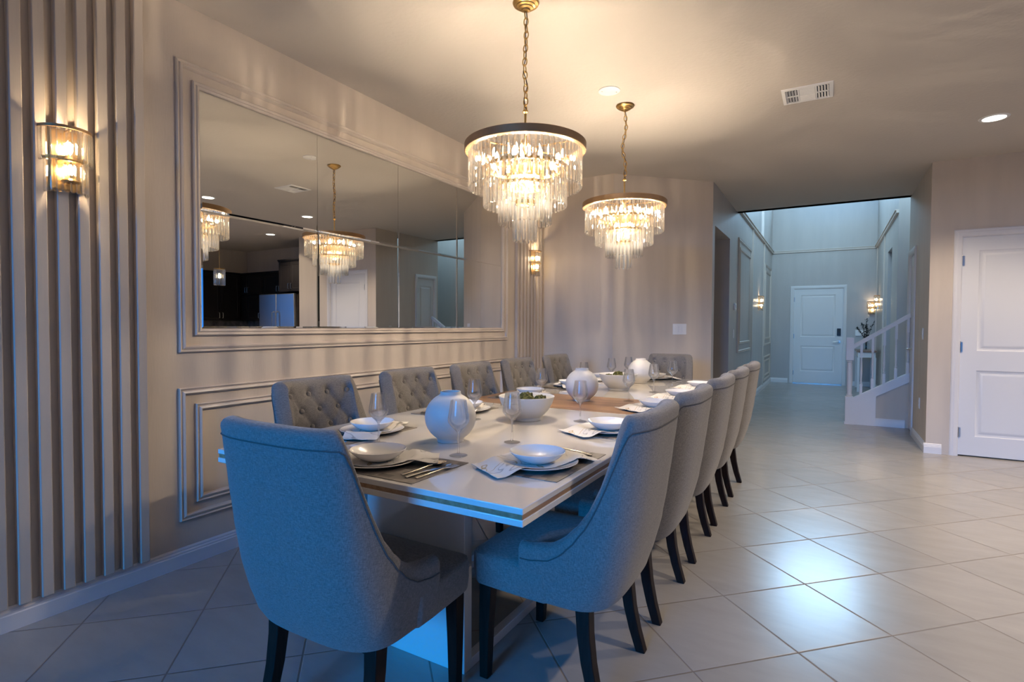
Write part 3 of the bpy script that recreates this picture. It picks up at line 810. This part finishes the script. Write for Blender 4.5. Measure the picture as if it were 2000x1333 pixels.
# centrepieces: three globe vases, two footed bowls with moss balls
vase_me = MB().lathe([(0, .004), (.044, .004), (.048, 0), (.051, .002), (.051, .008), (.052, .012)] +
    [(.099*sin(a), .096+.0955*-cos(a)) for a in [pi*(.185+.66*i/22) for i in range(23)]] +
    [(.043, .183), (.040, .187), (.0395, .194), (.038, .196), (.036, .195), (.035, .186), (.042, .172), (.075, .14), (.090, .10), (.075, .04), (0, .02)], 56).mesh('globe_vase', 50)
vase_me.materials.append(M['matte_white'])
for (x, y), lb in zip(((-1.27, 1.71), (-1.285, 3.05), (-1.295, 4.27)), ('round white vase nearest the near head of the table', 'round white vase standing on the wood inlay mid-table', 'round white vase nearest the far head of the table')):
    v = put(vase_me, 'globe_vase', x, y, TZ+(.0014 if 2.69 < y < 3.29 else .0002), 0, lb, 'vase', 'round white vases down the table')
fb_me = MB().lathe([(0, .006), (.060, .006), (.064, 0), (.070, .001), (.070, .012), (.068, .016), (.085, .028), (.106, .050), (.123, .080), (.134, .112), (.135, .114), (.1335, .1155), (.130, .112), (.118, .082), (.100, .054), (.080, .036), (0, .030)], 56).mesh('footed_bowl', 40)
fb_me.materials.append(M['matte_white'])
BW = (((-1.255, 2.30), 'nearer'), ((-1.29, 3.72), 'farther'))
for (x, y), nm in BW:
    put(fb_me, 'decor_bowl', x, y, TZ+.0002, 0, 'white footed centrepiece bowl holding moss balls, the %s of the two' % nm, 'bowl', 'footed bowls of moss balls')
    for (dx, dy, r, w_) in ((-.060, -.032, .030, 'left'), (.0, .0, .038, 'middle'), (.060, .030, .033, 'right')):
        o = MB().ico((0, 0, 0), r, 4, jit=.20).build('moss_ball', 'moss', loc=(x+dx, y+dy, TZ+.066+r*.50+(.010 if w_ == 'middle' else .004)))
        tag(o, 'green moss ball on the %s side of the %s centrepiece bowl' % (w_, nm), 'moss ball', 'moss balls in the bowls')

# ---------------------------------------------------------------- crystal lights
def prism_mesh(w_, L_, name):
    """faceted rod with pointed end, hanging from z=0"""
    mb = MB(); n = 6; rings = [(0, .75), (-.005, 1), (-(L_-.007), 1), (-L_, .72)]
    vs = []; fs = []
    for z, s_ in rings:
        for i in range(n):
            a = 2*pi*(i+.5)/n; vs.append((w_/2*s_*cos(a), w_*.36*s_*sin(a), z))
    for j in range(len(rings)-1):
        for i in range(n): fs.append((j*n+i, j*n+(i+1) % n, (j+1)*n+(i+1) % n, (j+1)*n+i))
    fs += [tuple(range(n)), tuple((len(rings)-1)*n+i for i in range(n))]
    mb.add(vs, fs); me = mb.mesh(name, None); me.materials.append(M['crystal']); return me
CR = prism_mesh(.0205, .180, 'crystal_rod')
def bulb_mesh():
    return MB().lathe([(0, 0), (.006, .001), (.010, .010), (.011, .020), (.008, .034), (.003, .046), (0, .050)], 12)
BULB = bulb_mesh().mesh('flame_bulb', 60); BULB.materials.append(M['bulb'])
def link_chain(mb, pts, r_=.0028):
    """oval links along a polyline"""
    for k, (a, b) in enumerate(zip(pts, pts[1:])):
        a, b = Vector(a), Vector(b); d = b-a; L_ = d.length; d.normalize()
        s_ = Vector((1, 0, 0)) if k % 2 else Vector((0, 1, 0)); s_ = (s_-d*s_.dot(d)).normalized(); c = (a+b)/2
        loop = []
        for i in range(14):
            t = 2*pi*i/14; loop.append(c+d*(cos(t)*(L_*.62))+s_*(sin(t)*.0115))
        mb.tube(loop, r_, 6, closed=True)
    return mb
def make_chandelier(wob):
    t = thing('crystal_chandelier', 'x', 'chandelier', (0, 0, 0), 0, 'gold crystal chandeliers over the table')
    MB().lathe([(0, 0), (.062, 0), (.064, -.004), (.060, -.012), (.048, -.018), (.046, -.022), (.036, -.026), (.034, -.030), (.022, -.034), (.018, -.040), (.006, -.044), (0, -.044)], 40, (0, 0, H)).build('canopy', 'brass', t, sharp=30)
    z0, z1 = H-.044, 2.225; n = 15; pts = []
    for i in range(n+1):
        f = i/n; pts.append((wob*sin(f*9)*sin(pi*f), wob*.5*sin(f*7+1)*sin(pi*f), z0+(z1-z0)*f))
    c_ = link_chain(MB(), pts); c_.build('chain', 'brass', t)
    MB().tube([(p[0]+.007*sin(i*1.3), p[1]+.006*cos(i*1.7), p[2]) for i, p in enumerate(pts)], .0022, 6).build('cord', 'shade_band', t)
    MB().lathe([(0, 2.235), (.012, 2.232), (.014, 2.222), (.006, 2.215), (.005, 2.10), (.016, 2.09), (.022, 2.07), (.010, 2.05), (.006, 2.03), (.006, 1.80), (.012, 1.79), (0, 1.785)], 20).build('stem', 'brass', t)
    MB().lathe([(.262, 2.030), (.290, 2.030), (.2935, 2.033), (.2935, 2.064), (.290, 2.067), (.270, 2.067), (.270, 2.042), (.262, 2.042), (.262, 2.030)], 72).build('rim_band', 'bronze', t, sharp=30)
    tiers = [(.268, 2.033, 62), (.196, 1.945, 44), (.124, 1.862, 28), (.053, 1.780, 11)]
    for r, z, n_ in tiers[1:]:
        MB().lathe([(r-.010, z), (r+.003, z), (r+.003, z+.014), (r-.010, z+.014), (r-.010, z)], 48).build('tier_ring', 'brass', t)
    MB().lathe([(0, 1.905), (.085, 1.905), (.09, 1.91), (.09, 1.955), (.085, 1.96), (0, 1.96)], 32).build('lamp_drum', 'brass', t)
    sp = MB()
    for k in range(6):
        a = pi*k/3; sp.tube([(0, 0, 2.048), (.270*cos(a), .270*sin(a), 2.048)], .004, 6)
        sp.tube([(.19*cos(a), .19*sin(a), 2.048), (.19*cos(a), .19*sin(a), 1.955)], .0025, 6)
    for k in range(4):
        a = pi*k/2; sp.tube([(0, 0, 1.868), (.120*cos(a), .120*sin(a), 1.868)], .003, 6); sp.tube([(0, 0, 1.787), (.05*cos(a), .05*sin(a), 1.787)], .003, 6)
        sp.tube([(.10*cos(a), .10*sin(a), 1.868), (.10*cos(a), .10*sin(a), 1.95)], .0025, 6)
    sp.build('spoke_frame', 'brass', t)
    for k in range(8):
        a = 2*pi*k/8+.2
        for r, z in ((.150, 1.965),) if k % 2 else ((.165, 1.965), (.06, 1.875)):
            b = bpy.data.objects.new('bulb', BULB); COL.objects.link(b); b.parent = t; b.location = (r*cos(a), r*sin(a), z)
    cr = []
    for ti, (r, z, n_) in enumerate(tiers):
        for i in range(n_):
            a = 2*pi*i/n_+.03*ti; cr.append((a, r, z))
    return t, cr
def hang(t, cx, cy, cr, limit=100):
    """crystals: the nearest `limit` to the camera as single parts, the rest as one"""
    cr = sorted(cr, key=lambda q: (cx+q[1]*cos(q[0]))**2+(cy+q[1]*sin(q[0]))**2)
    # keep the lower tiers (few, always in view) first
    cr.sort(key=lambda q: (0 if q[1] < .06 else 1, (cx+q[1]*cos(q[0]))*sin(-YAW)+(cy+q[1]*sin(q[0]))*cos(YAW)))
    rest = MB(); src = [tuple(v.co) for v in CR.vertices]; sf = [tuple(p.vertices) for p in CR.polygons]
    for k, (a, r, z) in enumerate(cr):
        if k < limit:
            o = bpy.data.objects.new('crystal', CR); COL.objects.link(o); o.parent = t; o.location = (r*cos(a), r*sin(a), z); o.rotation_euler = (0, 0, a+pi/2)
        else:
            ca, sa = cos(a+pi/2), sin(a+pi/2)
            rest.add([(r*cos(a)+x*ca-y*sa, r*sin(a)+x*sa+y*ca, z+zz) for x, y, zz in src], sf)
    if rest.v:
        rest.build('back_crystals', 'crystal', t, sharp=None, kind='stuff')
CHP = 47.0
for (x, y, wob, lb) in ((-1.287, 2.333, .004, 'large gold crystal chandelier hanging over the near half of the table'), (-1.268, 3.75, .014, 'gold crystal chandelier hanging over the far half of the table, its chain kinked')):
    t, cr = make_chandelier(wob); t.location = (x, y, 0); t['label'] = lb; hang(t, x, y, cr)
    for k in range(4):
        a = pi*k/2+.5; point('bulb_light', (.19*cos(a), .19*sin(a), 1.985), CHP*.18, WARM, .012, t)
    point('bulb_light', (0, 0, 1.84), CHP*2.5, WARM, .012, t)

CR2 = prism_mesh(.020, .130, 'sconce_rod')
def make_sconce(full=True):
    """local: wall plane x=0, projecting to +x, z=0 at the bottom"""
    t = thing('wall_sconce', 'x', 'wall sconce', (0, 0, 0), 0, 'crystal wall sconces')
    MB().box(0, -.05, .03, .008, .05, .27).build('backplate', 'brass', t, bevel=.003)
    R_ = .088
    for r, z, nm in ((R_, .262, 'top_band'), (R_-.016, .142, 'lower_band')):
        MB().lathe([(r-.006, z), (r+.002, z), (r+.002, z+.011), (r-.006, z+.011), (r-.006, z)], 28, (0, 0, 0), -pi/2, pi/2).build(nm, 'bronze' if nm == 'top_band' else 'brass', t)
    s_ = MB(); s_.box(0, -.004, .262, R_, .004, .268); s_.box(0, -.004, .146, R_-.016, .004, .152); s_.tube([(.045, 0, .05), (.045, 0, .20)], .005, 8)
    s_.lathe([(0, .135), (.040, .135), (.042, .14), (.03, .155), (0, .158)], 20, (.045, 0, 0)); s_.lathe([(0, .055), (.03, .055), (.032, .06), (.02, .07), (0, .072)], 20, (.045, 0, 0))
    s_.build('lamp_holder', 'brass', t)
    for z in (.17, .085):
        b = bpy.data.objects.new('bulb', BULB); COL.objects.link(b); b.parent = t; b.location = (.045, 0, z)
    for (r, z, n_) in ((R_-.002, .264, 13), (R_-.018, .142, 11)):
        for i in range(n_):
            a = -pi/2+pi*(i+.5)/n_; o = bpy.data.objects.new('crystal', CR2); COL.objects.link(o); o.parent = t
            o.location = (r*cos(a), r*sin(a), z); o.rotation_euler = (0, 0, a+pi/2)
    return t
sc0 = make_sconce(); used = [False]
def sconce(x, y, z, rz, label, power):
    if used[0]: c = copy_tree(sc0)
    else: c = sc0; used[0] = True
    c.location = (x, y, z); c.rotation_euler = (0, 0, rz); c['label'] = label
    for dz in (.20, .11):
        point('sconce_light', (.045, 0, dz), power/2, WARM, .012, c)
    # lights must not be copied with the fitting, so they are moved out of its children below
    return c
SCN = [(XL+.033, 1.020, 1.705, 0, 'crystal wall sconce on the slats nearest the camera, left of the mirror', 24),
       (XL+.033, 5.075, 1.705, 0, 'crystal wall sconce on the far slats, right of the mirror', 24),
       (HALL, 10.62, 1.47, 0, 'crystal wall sconce on the left wall of the foyer', 13.0),
       (.735, YF, 1.44, -pi/2, 'crystal wall sconce on the front wall right of the entry door', 13.0),
       (.80, 12.25, 1.52, pi, 'crystal wall sconce on the right foyer wall above the console', 13.0)]
copies = [sc0]+[copy_tree(sc0) for _ in SCN[1:]]
for c, (x, y, z, rz, lb, pw) in zip(copies, SCN):
    c.location = (x, y, z); c.rotation_euler = (0, 0, rz); c['label'] = lb
    for dz in (.20, .11): point('sconce_light', (.045, 0, dz), pw/2, GOLD, .012, c)

# kitchen pendant (seen in the mirror)
pd = thing('pendant_light', 'small crystal pendant light seen in the mirror, hanging in the kitchen', 'pendant light', (2.55, 4.94, 0))
MB().lathe([(0, H), (.05, H), (.05, H-.02), (0, H-.025)], 24).build('canopy', 'brass', pd)
MB().tube([(0, 0, H-.02), (0, 0, 2.05)], .003, 6).build('cord', 'brass', pd)
MB().lathe([(0, 2.05), (.075, 2.045), (.078, 2.03), (.07, 2.03), (0, 2.035)], 32).build('cap', 'brass', pd)
CR3 = prism_mesh(.024, .24, 'pendant_rod')
for i in range(18):
    a = 2*pi*i/18; o = bpy.data.objects.new('crystal', CR3); COL.objects.link(o); o.parent = pd; o.location = (.072*cos(a), .072*sin(a), 2.03); o.rotation_euler = (0, 0, a+pi/2)
b = bpy.data.objects.new('bulb', BULB); COL.objects.link(b); b.parent = pd; b.location = (0, 0, 1.90); b.scale = (1.5, 1.5, 1.5)
point('pendant_bulb_light', (0, 0, 1.92), 2.5, WARM, .015, pd)

# recessed lights
for (x, y, lb) in ((1.026, 5.31, 'round recessed ceiling light before the right-hand door'), (1.12, 3.92, 'round recessed ceiling light seen at the left end of the mirror'), (2.84, 6.03, 'round recessed ceiling light in the kitchen, above the refrigerator in the mirror'),
    (1.12, 1.9, 'added recessed ceiling fill light nearest the camera, right of the table'), (4.2, 4.6, 'added recessed ceiling fill light in the kitchen, in front of the far cabinets')):  # this row: extra cans, added to brighten the table side and kitchen
    t = thing('recessed_light', lb, 'ceiling light', (x, y, H), 0, 'recessed ceiling lights')
    MB().lathe([(.068, -.001), (.070, -.006), (.088, -.004), (.092, 0)], 40).build('trim_ring', 'white_plastic', t)
    MB().lathe([(0, -.003), (.068, -.003), (.0685, -.001), (0, -.001)], 40).build('lens', 'canlens', t)
    d = bpy.data.lights.new('recessed_lamp', 'SPOT'); d.energy = 115; d.color = (1, .82, .62); d.spot_size = radians(125); d.spot_blend = .6; d.shadow_soft_size = .06
    o = bpy.data.objects.new('recessed_lamp', d); COL.objects.link(o); o.parent = t; o.location = (0, 0, -.012)

# ceiling vent
t = thing('ceiling_vent', 'white four-way air vent in the ceiling, with louvres', 'air vent', (-.153, 4.150, H), .0)
MB().frame((-.15, -.135, 0), (1, 0, 0), (0, 1, 0), (0, 0, -1), .30, .27, [(0, 0), (.002, .006), (.022, .009), (.026, .004), (.026, .0)]).build('frame', 'white_plastic', t)
MB().box(-.124, -.109, -.0012, .124, .109, 0).build('duct_shade_sheet', 'black', t)  # flat black sheet stands in for the shade inside the duct
lv = MB()
for k in range(9):
    y = .012+.0115*k; lv.extr([(-.045, y, -.003), (-.045, y+.006, -.010), (-.045, y+.0075, -.010), (-.045, y+.0015, -.003)], (.09, 0, 0))
lv.box(-.045, -.105, -.007, .045, .008, -.003)
for sx in (-1, 1):
    lv.box(sx*.046, -.109, -.009, sx*.056, .109, -.003); lv.box(sx*.056, -.006, -.009, sx*.124, .006, -.003)
    for k in range(4):
        x = sx*(.062+.017*k)
        for a, b_ in ((-.102, -.012), (.012, .102)): lv.extr([(x, a, -.003), (x+sx*.008, a, -.010), (x+sx*.010, a, -.010), (x+sx*.002, a, -.003)], (0, b_-a, 0))
lv.build('louvres', 'white_plastic', t)
t = thing('ceiling_cover_plate', 'round white blank cover plate on the ceiling between the chandeliers', 'cover plate', (-1.281, 3.464, H))
MB().lathe([(0, -.008), (.062, -.008), (.070, -.005), (.071, 0)], 40).build('plate', 'white_plastic', t)
for a in (.6, .6+pi): MB().lathe([(0, -.0095), (.004, -.0095), (.0045, -.0075)], 10, (.048*cos(a), .048*sin(a), 0)).build('screw', 'nickel', t)

# switches, outlets, thermostat
def plate(name, label, cat, loc, rz, n_=1, outlet=False, grp=None):
    t = thing(name, label, cat, loc, rz, grp); w_ = .07+.046*(n_-1)
    MB().box(-w_/2, -.006, -.057, w_/2, 0, .057).build('cover', 'white_plastic', t, bevel=.003)
    for k in range(n_):
        x = (k-(n_-1)/2)*.046
        if outlet:
            for z in (-.02, .02): MB().lathe([(0, 0), (.015, 0), (.016, .002)], 20).build('socket', 'white_plastic', t, loc=(x, -.0065, z), rot=(pi/2, 0, 0))
        else: MB().box(x-.016, -.0095, -.033, x+.016, -.006, .033).build('rocker', 'white_plastic', t, bevel=.001)
    return t
# on the diagonal wall: the camera ray of the plate meets it at
def on_diag(s_): return (-1.92+s_*.82, 5.35+s_*.82)
import mathutils
dxy = on_diag(.665)
plate('light_switch', 'white three-gang light switch on the angled wall beside the far chair', 'light switch', (dxy[0], dxy[1], 1.165), pi/4, 3)
plate('light_switch', 'white light switch in the hall by the narrow closet door', 'light switch', (.81, 6.77, 1.13), -pi/2, 1)
plate('power_outlet', 'white wall outlet low in the hall by the narrow closet door', 'outlet', (.81, 6.90, .42), -pi/2, 1, True)
plate('light_switch', 'white light switch on the left hall wall under the thermostat', 'light switch', (HALL, 7.72, 1.10), pi/2, 1)
t = thing('thermostat', 'small white thermostat on the left hall wall', 'thermostat', (HALL, 7.78, 1.46), pi/2)
MB().box(-.05, -.02, -.045, .05, 0, .045).build('housing', 'white_plastic', t, bevel=.006); MB().box(-.03, -.021, -.015, .03, -.02, .025).build('screen', 'steel', t)
t = thing('alarm_panel', 'white control box on the wall between entry door and console', 'control panel', (.545, YF, 1.08), 0)
MB().box(-.09, -.025, -.06, .09, 0, .06).build('housing', 'white_plastic', t, bevel=.006)

# ---------------------------------------------------------------- staircase
stt = thing('staircase', 'white stair with turned balusters rising behind the hall wall', 'staircase', (.22, 7.9, 0))
SX, SY = .22, 7.90
k_ = .645                                     # rail rise per run
def slope(x): return .342+(x-.285)*.60
def rail_z(x): return .93+(x-.262)*.68
nb = MB()   # newel: square base, turned shaft, square top with cap
nb.box(-.042, -.042, 0, .042, .042, .34); nb.box(-.05, -.05, 0, .05, .05, .02)
nb.lathe([(.0, .34), (.040, .342), (.030, .352), (.036, .362), (.026, .378), (.030, .45), (.033, .60), (.028, .72), (.024, .760), (.034, .772), (.026, .782), (.040, .79), (0, .792)], 24)
nb.box(-.040, -.040, .79, .040, .040, 1.065)
nb.build('newel_post', 'trim', stt, loc=(.225-SX, 0, 0))
x_end = 2.6
st_ = MB()
st_.extr([(.262, -.03, .10), (.262, -.03, slope(.262)-.02), (x_end, -.03, slope(x_end)-.02), (x_end, -.03, slope(x_end)-.14), (.50, -.03, .36), (.50, -.03, .0), (.262, -.03, 0)], (0, .05, 0))
st_.extr([(.262, -.038, slope(.262)-.035), (.262, -.038, slope(.262)), (x_end, -.038, slope(x_end)), (x_end, -.038, slope(x_end)-.035)], (0, .066, 0))
o = st_.build('stringer', 'trim', stt, loc=(-SX, 0, 0), sharp=25)
MB().extr([(.50, 0, 0), (.50, 0, .36), (x_end, 0, slope(x_end)-.14), (x_end, 0, 0)], (0, .015, 0)).build('stair_panel', 'wall', stt, loc=(-SX, 0, 0))
MB().extr([(.50, y, z) for y, z in ((0, 0), (-.016, 0), (-.016, .075), (-.006, .094), (0, .094))], (.29, 0, 0)).build('skirting', 'trim', stt, loc=(-SX, -.001, 0))
hr = MB(); hr.extr([(.262, y, rail_z(.262)+z) for y, z in ((-.03, .0), (-.033, .03), (-.022, .055), (.022, .055), (.033, .03), (.03, .0))], (1.6, 0, 1.6*.68)); hr.build('handrail', 'trim', stt, loc=(-SX, 0, 0))
for i in range(9):
    x = .345+.115*i; zb, zt = slope(x), rail_z(x)+.005
    h_ = zt-zb; bl = MB(); bl.box(-.014, -.014, zb-.01, .014, .014, zb+.12)
    bl.lathe([(0, zb+.12), (.014, zb+.12), (.009, zb+.13), (.013, zb+.14), (.009, zb+.155), (.013, zb+.25), (.010, zt-.19), (.014, zt-.17), (0, zt-.16)], 12)
    bl.box(-.013, -.013, zt-.17, .013, .013, zt)
    bl.build('baluster', 'trim', stt, loc=(x-SX, -.0, 0))
for i in range(9):
    x = .30+.25*i; MB().box(x-SX, .02, 0, x+.25-SX+.02, 1.29, .17*(i+1)).build('tread', 'trim', stt)

# console table with plant in the foyer
cs = thing('console_table', 'white console table with wooden top at the right foyer wall', 'console table', (.60, 12.35, 0))
MB().box(-.155, -.48, .735, .155, .48, .765).build('tabletop', 'console_top', cs, bevel=.003)
MB().box(-.135, -.46, .64, .135, .46, .735).build('apron', 'trim', cs)
for sx in (-.125, .125):
    for sy in (-.45, .45): MB().box(sx-.02, sy-.02, 0, sx+.02, sy+.02, .64).build('leg', 'trim', cs, bevel=.002)
v = MB().lathe([(0, 0), (.045, 0), (.055, .03), (.05, .12), (.03, .17), (.034, .20), (.030, .20), (.026, .17), (.045, .12), (.045, .03), (0, .01)], 24).build('glass_vase', 'pane', loc=(.60, 12.15, .7652))
tag(v, 'clear glass vase of dark branches on the foyer console', 'vase')
pl = thing('leafy_branches', 'dark leafy branches standing in the vase on the foyer console', 'branches', (.60, 12.15, .78))
stem = MB(); lf = MB(); rr = random.Random(3)
for k in range(9):
    a = rr.uniform(0, 6.28); sp_ = rr.uniform(.06, .20); hh = rr.uniform(.38, .62)
    pts = [(.01*cos(a), .01*sin(a), 0), (.02*cos(a), .02*sin(a), .2), (sp_*.6*cos(a), sp_*.6*sin(a), .2+(hh-.2)*.6), (sp_*cos(a), sp_*sin(a), hh)]
    stem.tube(pts, .003, 5)
    for j in range(26):
        f = rr.uniform(.25, 1); i0 = 1 if f < .6 else 2; f2 = (f-.25)/.35 if f < .6 else (f-.6)/.4
        p = Vector(pts[i0]).lerp(Vector(pts[i0+1]) if i0+1 < 4 else Vector(pts[3]), min(1, max(0, f2)))
        d = Vector((rr.uniform(-1, 1), rr.uniform(-1, 1), rr.uniform(-.3, 1))).normalized(); s2 = d.cross(Vector((0, 0, 1))).normalized()*.011; n2 = d.cross(s2).normalized()*.003
        lf.add([p, p+d*.02+s2, p+d*.045, p+d*.02-s2, p+d*.02+n2], [(0, 1, 4), (1, 2, 4), (2, 3, 4), (3, 0, 4), (0, 3, 2, 1)])
stem.build('stem', 'leaf', pl); lf.build('foliage', 'leaf', pl, sharp=None)

# ---------------------------------------------------------------- kitchen (seen in the mirror)
def cabinet(label, x0, x1, y0, y1, z0, z1, nd, face, grp='dark kitchen cabinets', crown=True, hz=None):
    t = thing('kitchen_cabinet', label, 'cabinet', ((x0+x1)/2, (y0+y1)/2, z0), 0, grp); cx, cy_ = (x0+x1)/2, (y0+y1)/2
    b_ = MB().box(x0-cx, y0-cy_, 0, x1-cx, y1-cy_, z1-z0)
    b_.build('carcass', 'cabinet', t)
    if crown:
        c_ = MB(); d_ = .03; c_.box(x0-cx-(d_ if face == 'x' else 0), y0-cy_-d_*(face == 'y'), z1-z0, x1-cx, y1-cy_, z1-z0+.02)
        c_.box(x0-cx-(d_*1.6 if face == 'x' else 0), y0-cy_-d_*1.6*(face == 'y'), z1-z0+.02, x1-cx, y1-cy_, z1-z0+.045); c_.build('crown', 'cabinet', t)
    for k in range(nd):
        if face == 'y':
            w_ = (x1-x0)/nd; a = x0+k*w_-cx; o_ = (a+.004, y0-cy_-.02, .004); u = (1, 0, 0); nn = (0, -1, 0)
            dm = MB().box(a+.004, y0-cy_-.018, .004, a+w_-.004, y0-cy_, z1-z0-.004)
            dm.frame((a+.004, y0-cy_-.018, .004), (1, 0, 0), (0, 0, 1), nn, w_-.008, z1-z0-.008, [(0, 0), (.002, .004), (.055, .004), (.062, .0)])
            hx = a+(w_-.035 if k % 2 == 0 else .035); hy = y0-cy_-.045
            pts = lambda z: [(hx, y0-cy_-.02, z-.05), (hx, hy, z-.05), (hx, hy, z+.05), (hx, y0-cy_-.02, z+.05)]
        else:
            w_ = (y1-y0)/nd; a = y0+k*w_-cy_; nn = (-1, 0, 0)
            dm = MB().box(x0-cx-.018, a+.004, .004, x0-cx, a+w_-.004, z1-z0-.004)
            dm.frame((x0-cx-.018, a+.004, .004), (0, 1, 0), (0, 0, 1), nn, w_-.008, z1-z0-.008, [(0, 0), (.002, .004), (.055, .004), (.062, .0)])
            hy = a+(w_-.035 if k % 2 == 0 else .035); hx2 = x0-cx-.045
            pts = lambda z: [(x0-cx-.02, hy, z-.05), (hx2, hy, z-.05), (hx2, hy, z+.05), (x0-cx-.02, hy, z+.05)]
        dd = dm.build('cabinet_door', 'cabinet', t, sharp=25)
        MB().tube(pts(.10 if hz is None else hz), .005, 6).build('cabinet_handle', 'nickel', dd)
cabinet('tall dark cabinet above the refrigerator, reaching highest in the mirror', 2.66, 3.30, 6.55, 7.24, 1.80, 2.34, 2, 'y')
cabinet('dark upper cabinets right of the kitchen corner, left of the tall one in the mirror', 3.31, 5.29, 6.92, 7.24, 1.80, 2.20, 4, 'y')
cabinet('dark upper cabinet run along the far kitchen wall in the mirror', 4.97, 5.29, 5.2, 6.85, 1.28, 2.20, 4, 'x')
cabinet('dark upper cabinet between refrigerator and kitchen corner, low in the mirror', 3.90, 5.29, 6.92, 7.24, 1.28, 1.795, 3, 'y', crown=False)
cabinet('dark base cabinets along the far kitchen wall', 4.70, 5.29, 3.4, 6.58, .0, .87, 7, 'x', crown=False, hz=.72)
cabinet('dark base cabinet beside the refrigerator', 3.90, 5.29, 6.65, 7.24, .0, .87, 2, 'y', crown=False, hz=.72)
ct = MB(); ct.box(4.66, 3.38, .872, 5.299, 7.245, .91); ct.box(3.89, 6.61, .872, 4.66, 7.245, .91)
tag(ct.build('kitchen_countertop', 'granite', bevel=.003), 'grey stone worktop under the dark kitchen cabinets', 'countertop')
bs = MB(); bs.box(5.285, 3.38, .912, 5.299, 7.24, .99); bs.box(5.285, 5.0, .99, 5.299, 7.24, 1.278); bs.box(3.89, 7.236, .912, 5.285, 7.249, 1.278)
tag(bs.build('stone_backsplash', 'granite'), 'grey stone backsplash below the dark cabinets, at the bottom edge of the mirror', 'backsplash')
fr = thing('refrigerator', 'stainless french-door refrigerator with dark side, seen in the mirror', 'refrigerator', (3.345, 6.9, 0))
MB().box(-.495, -.33, .02, .495, .33, 1.76).build('cabinet_body', 'fridge_side', fr, bevel=.005)
for sx in (-1, 1):
    d_ = MB().box(sx*.003, -.40, .62, sx*.495, -.335, 1.765).build('fridge_door', 'fridge', fr, bevel=.012)
    MB().tube([(sx*.05, -.40, .80), (sx*.05, -.45, .82), (sx*.05, -.45, 1.42), (sx*.05, -.40, 1.44)], .011, 8).build('fridge_handle', 'nickel', d_)
d_ = MB().box(-.495, -.40, .05, .495, -.335, .612).build('freezer_drawer', 'fridge', fr, bevel=.012)
MB().tube([(-.35, -.40, .55), (-.35, -.45, .55), (.35, -.45, .55), (.35, -.40, .55)], .011, 8).build('fridge_handle', 'nickel', d_)
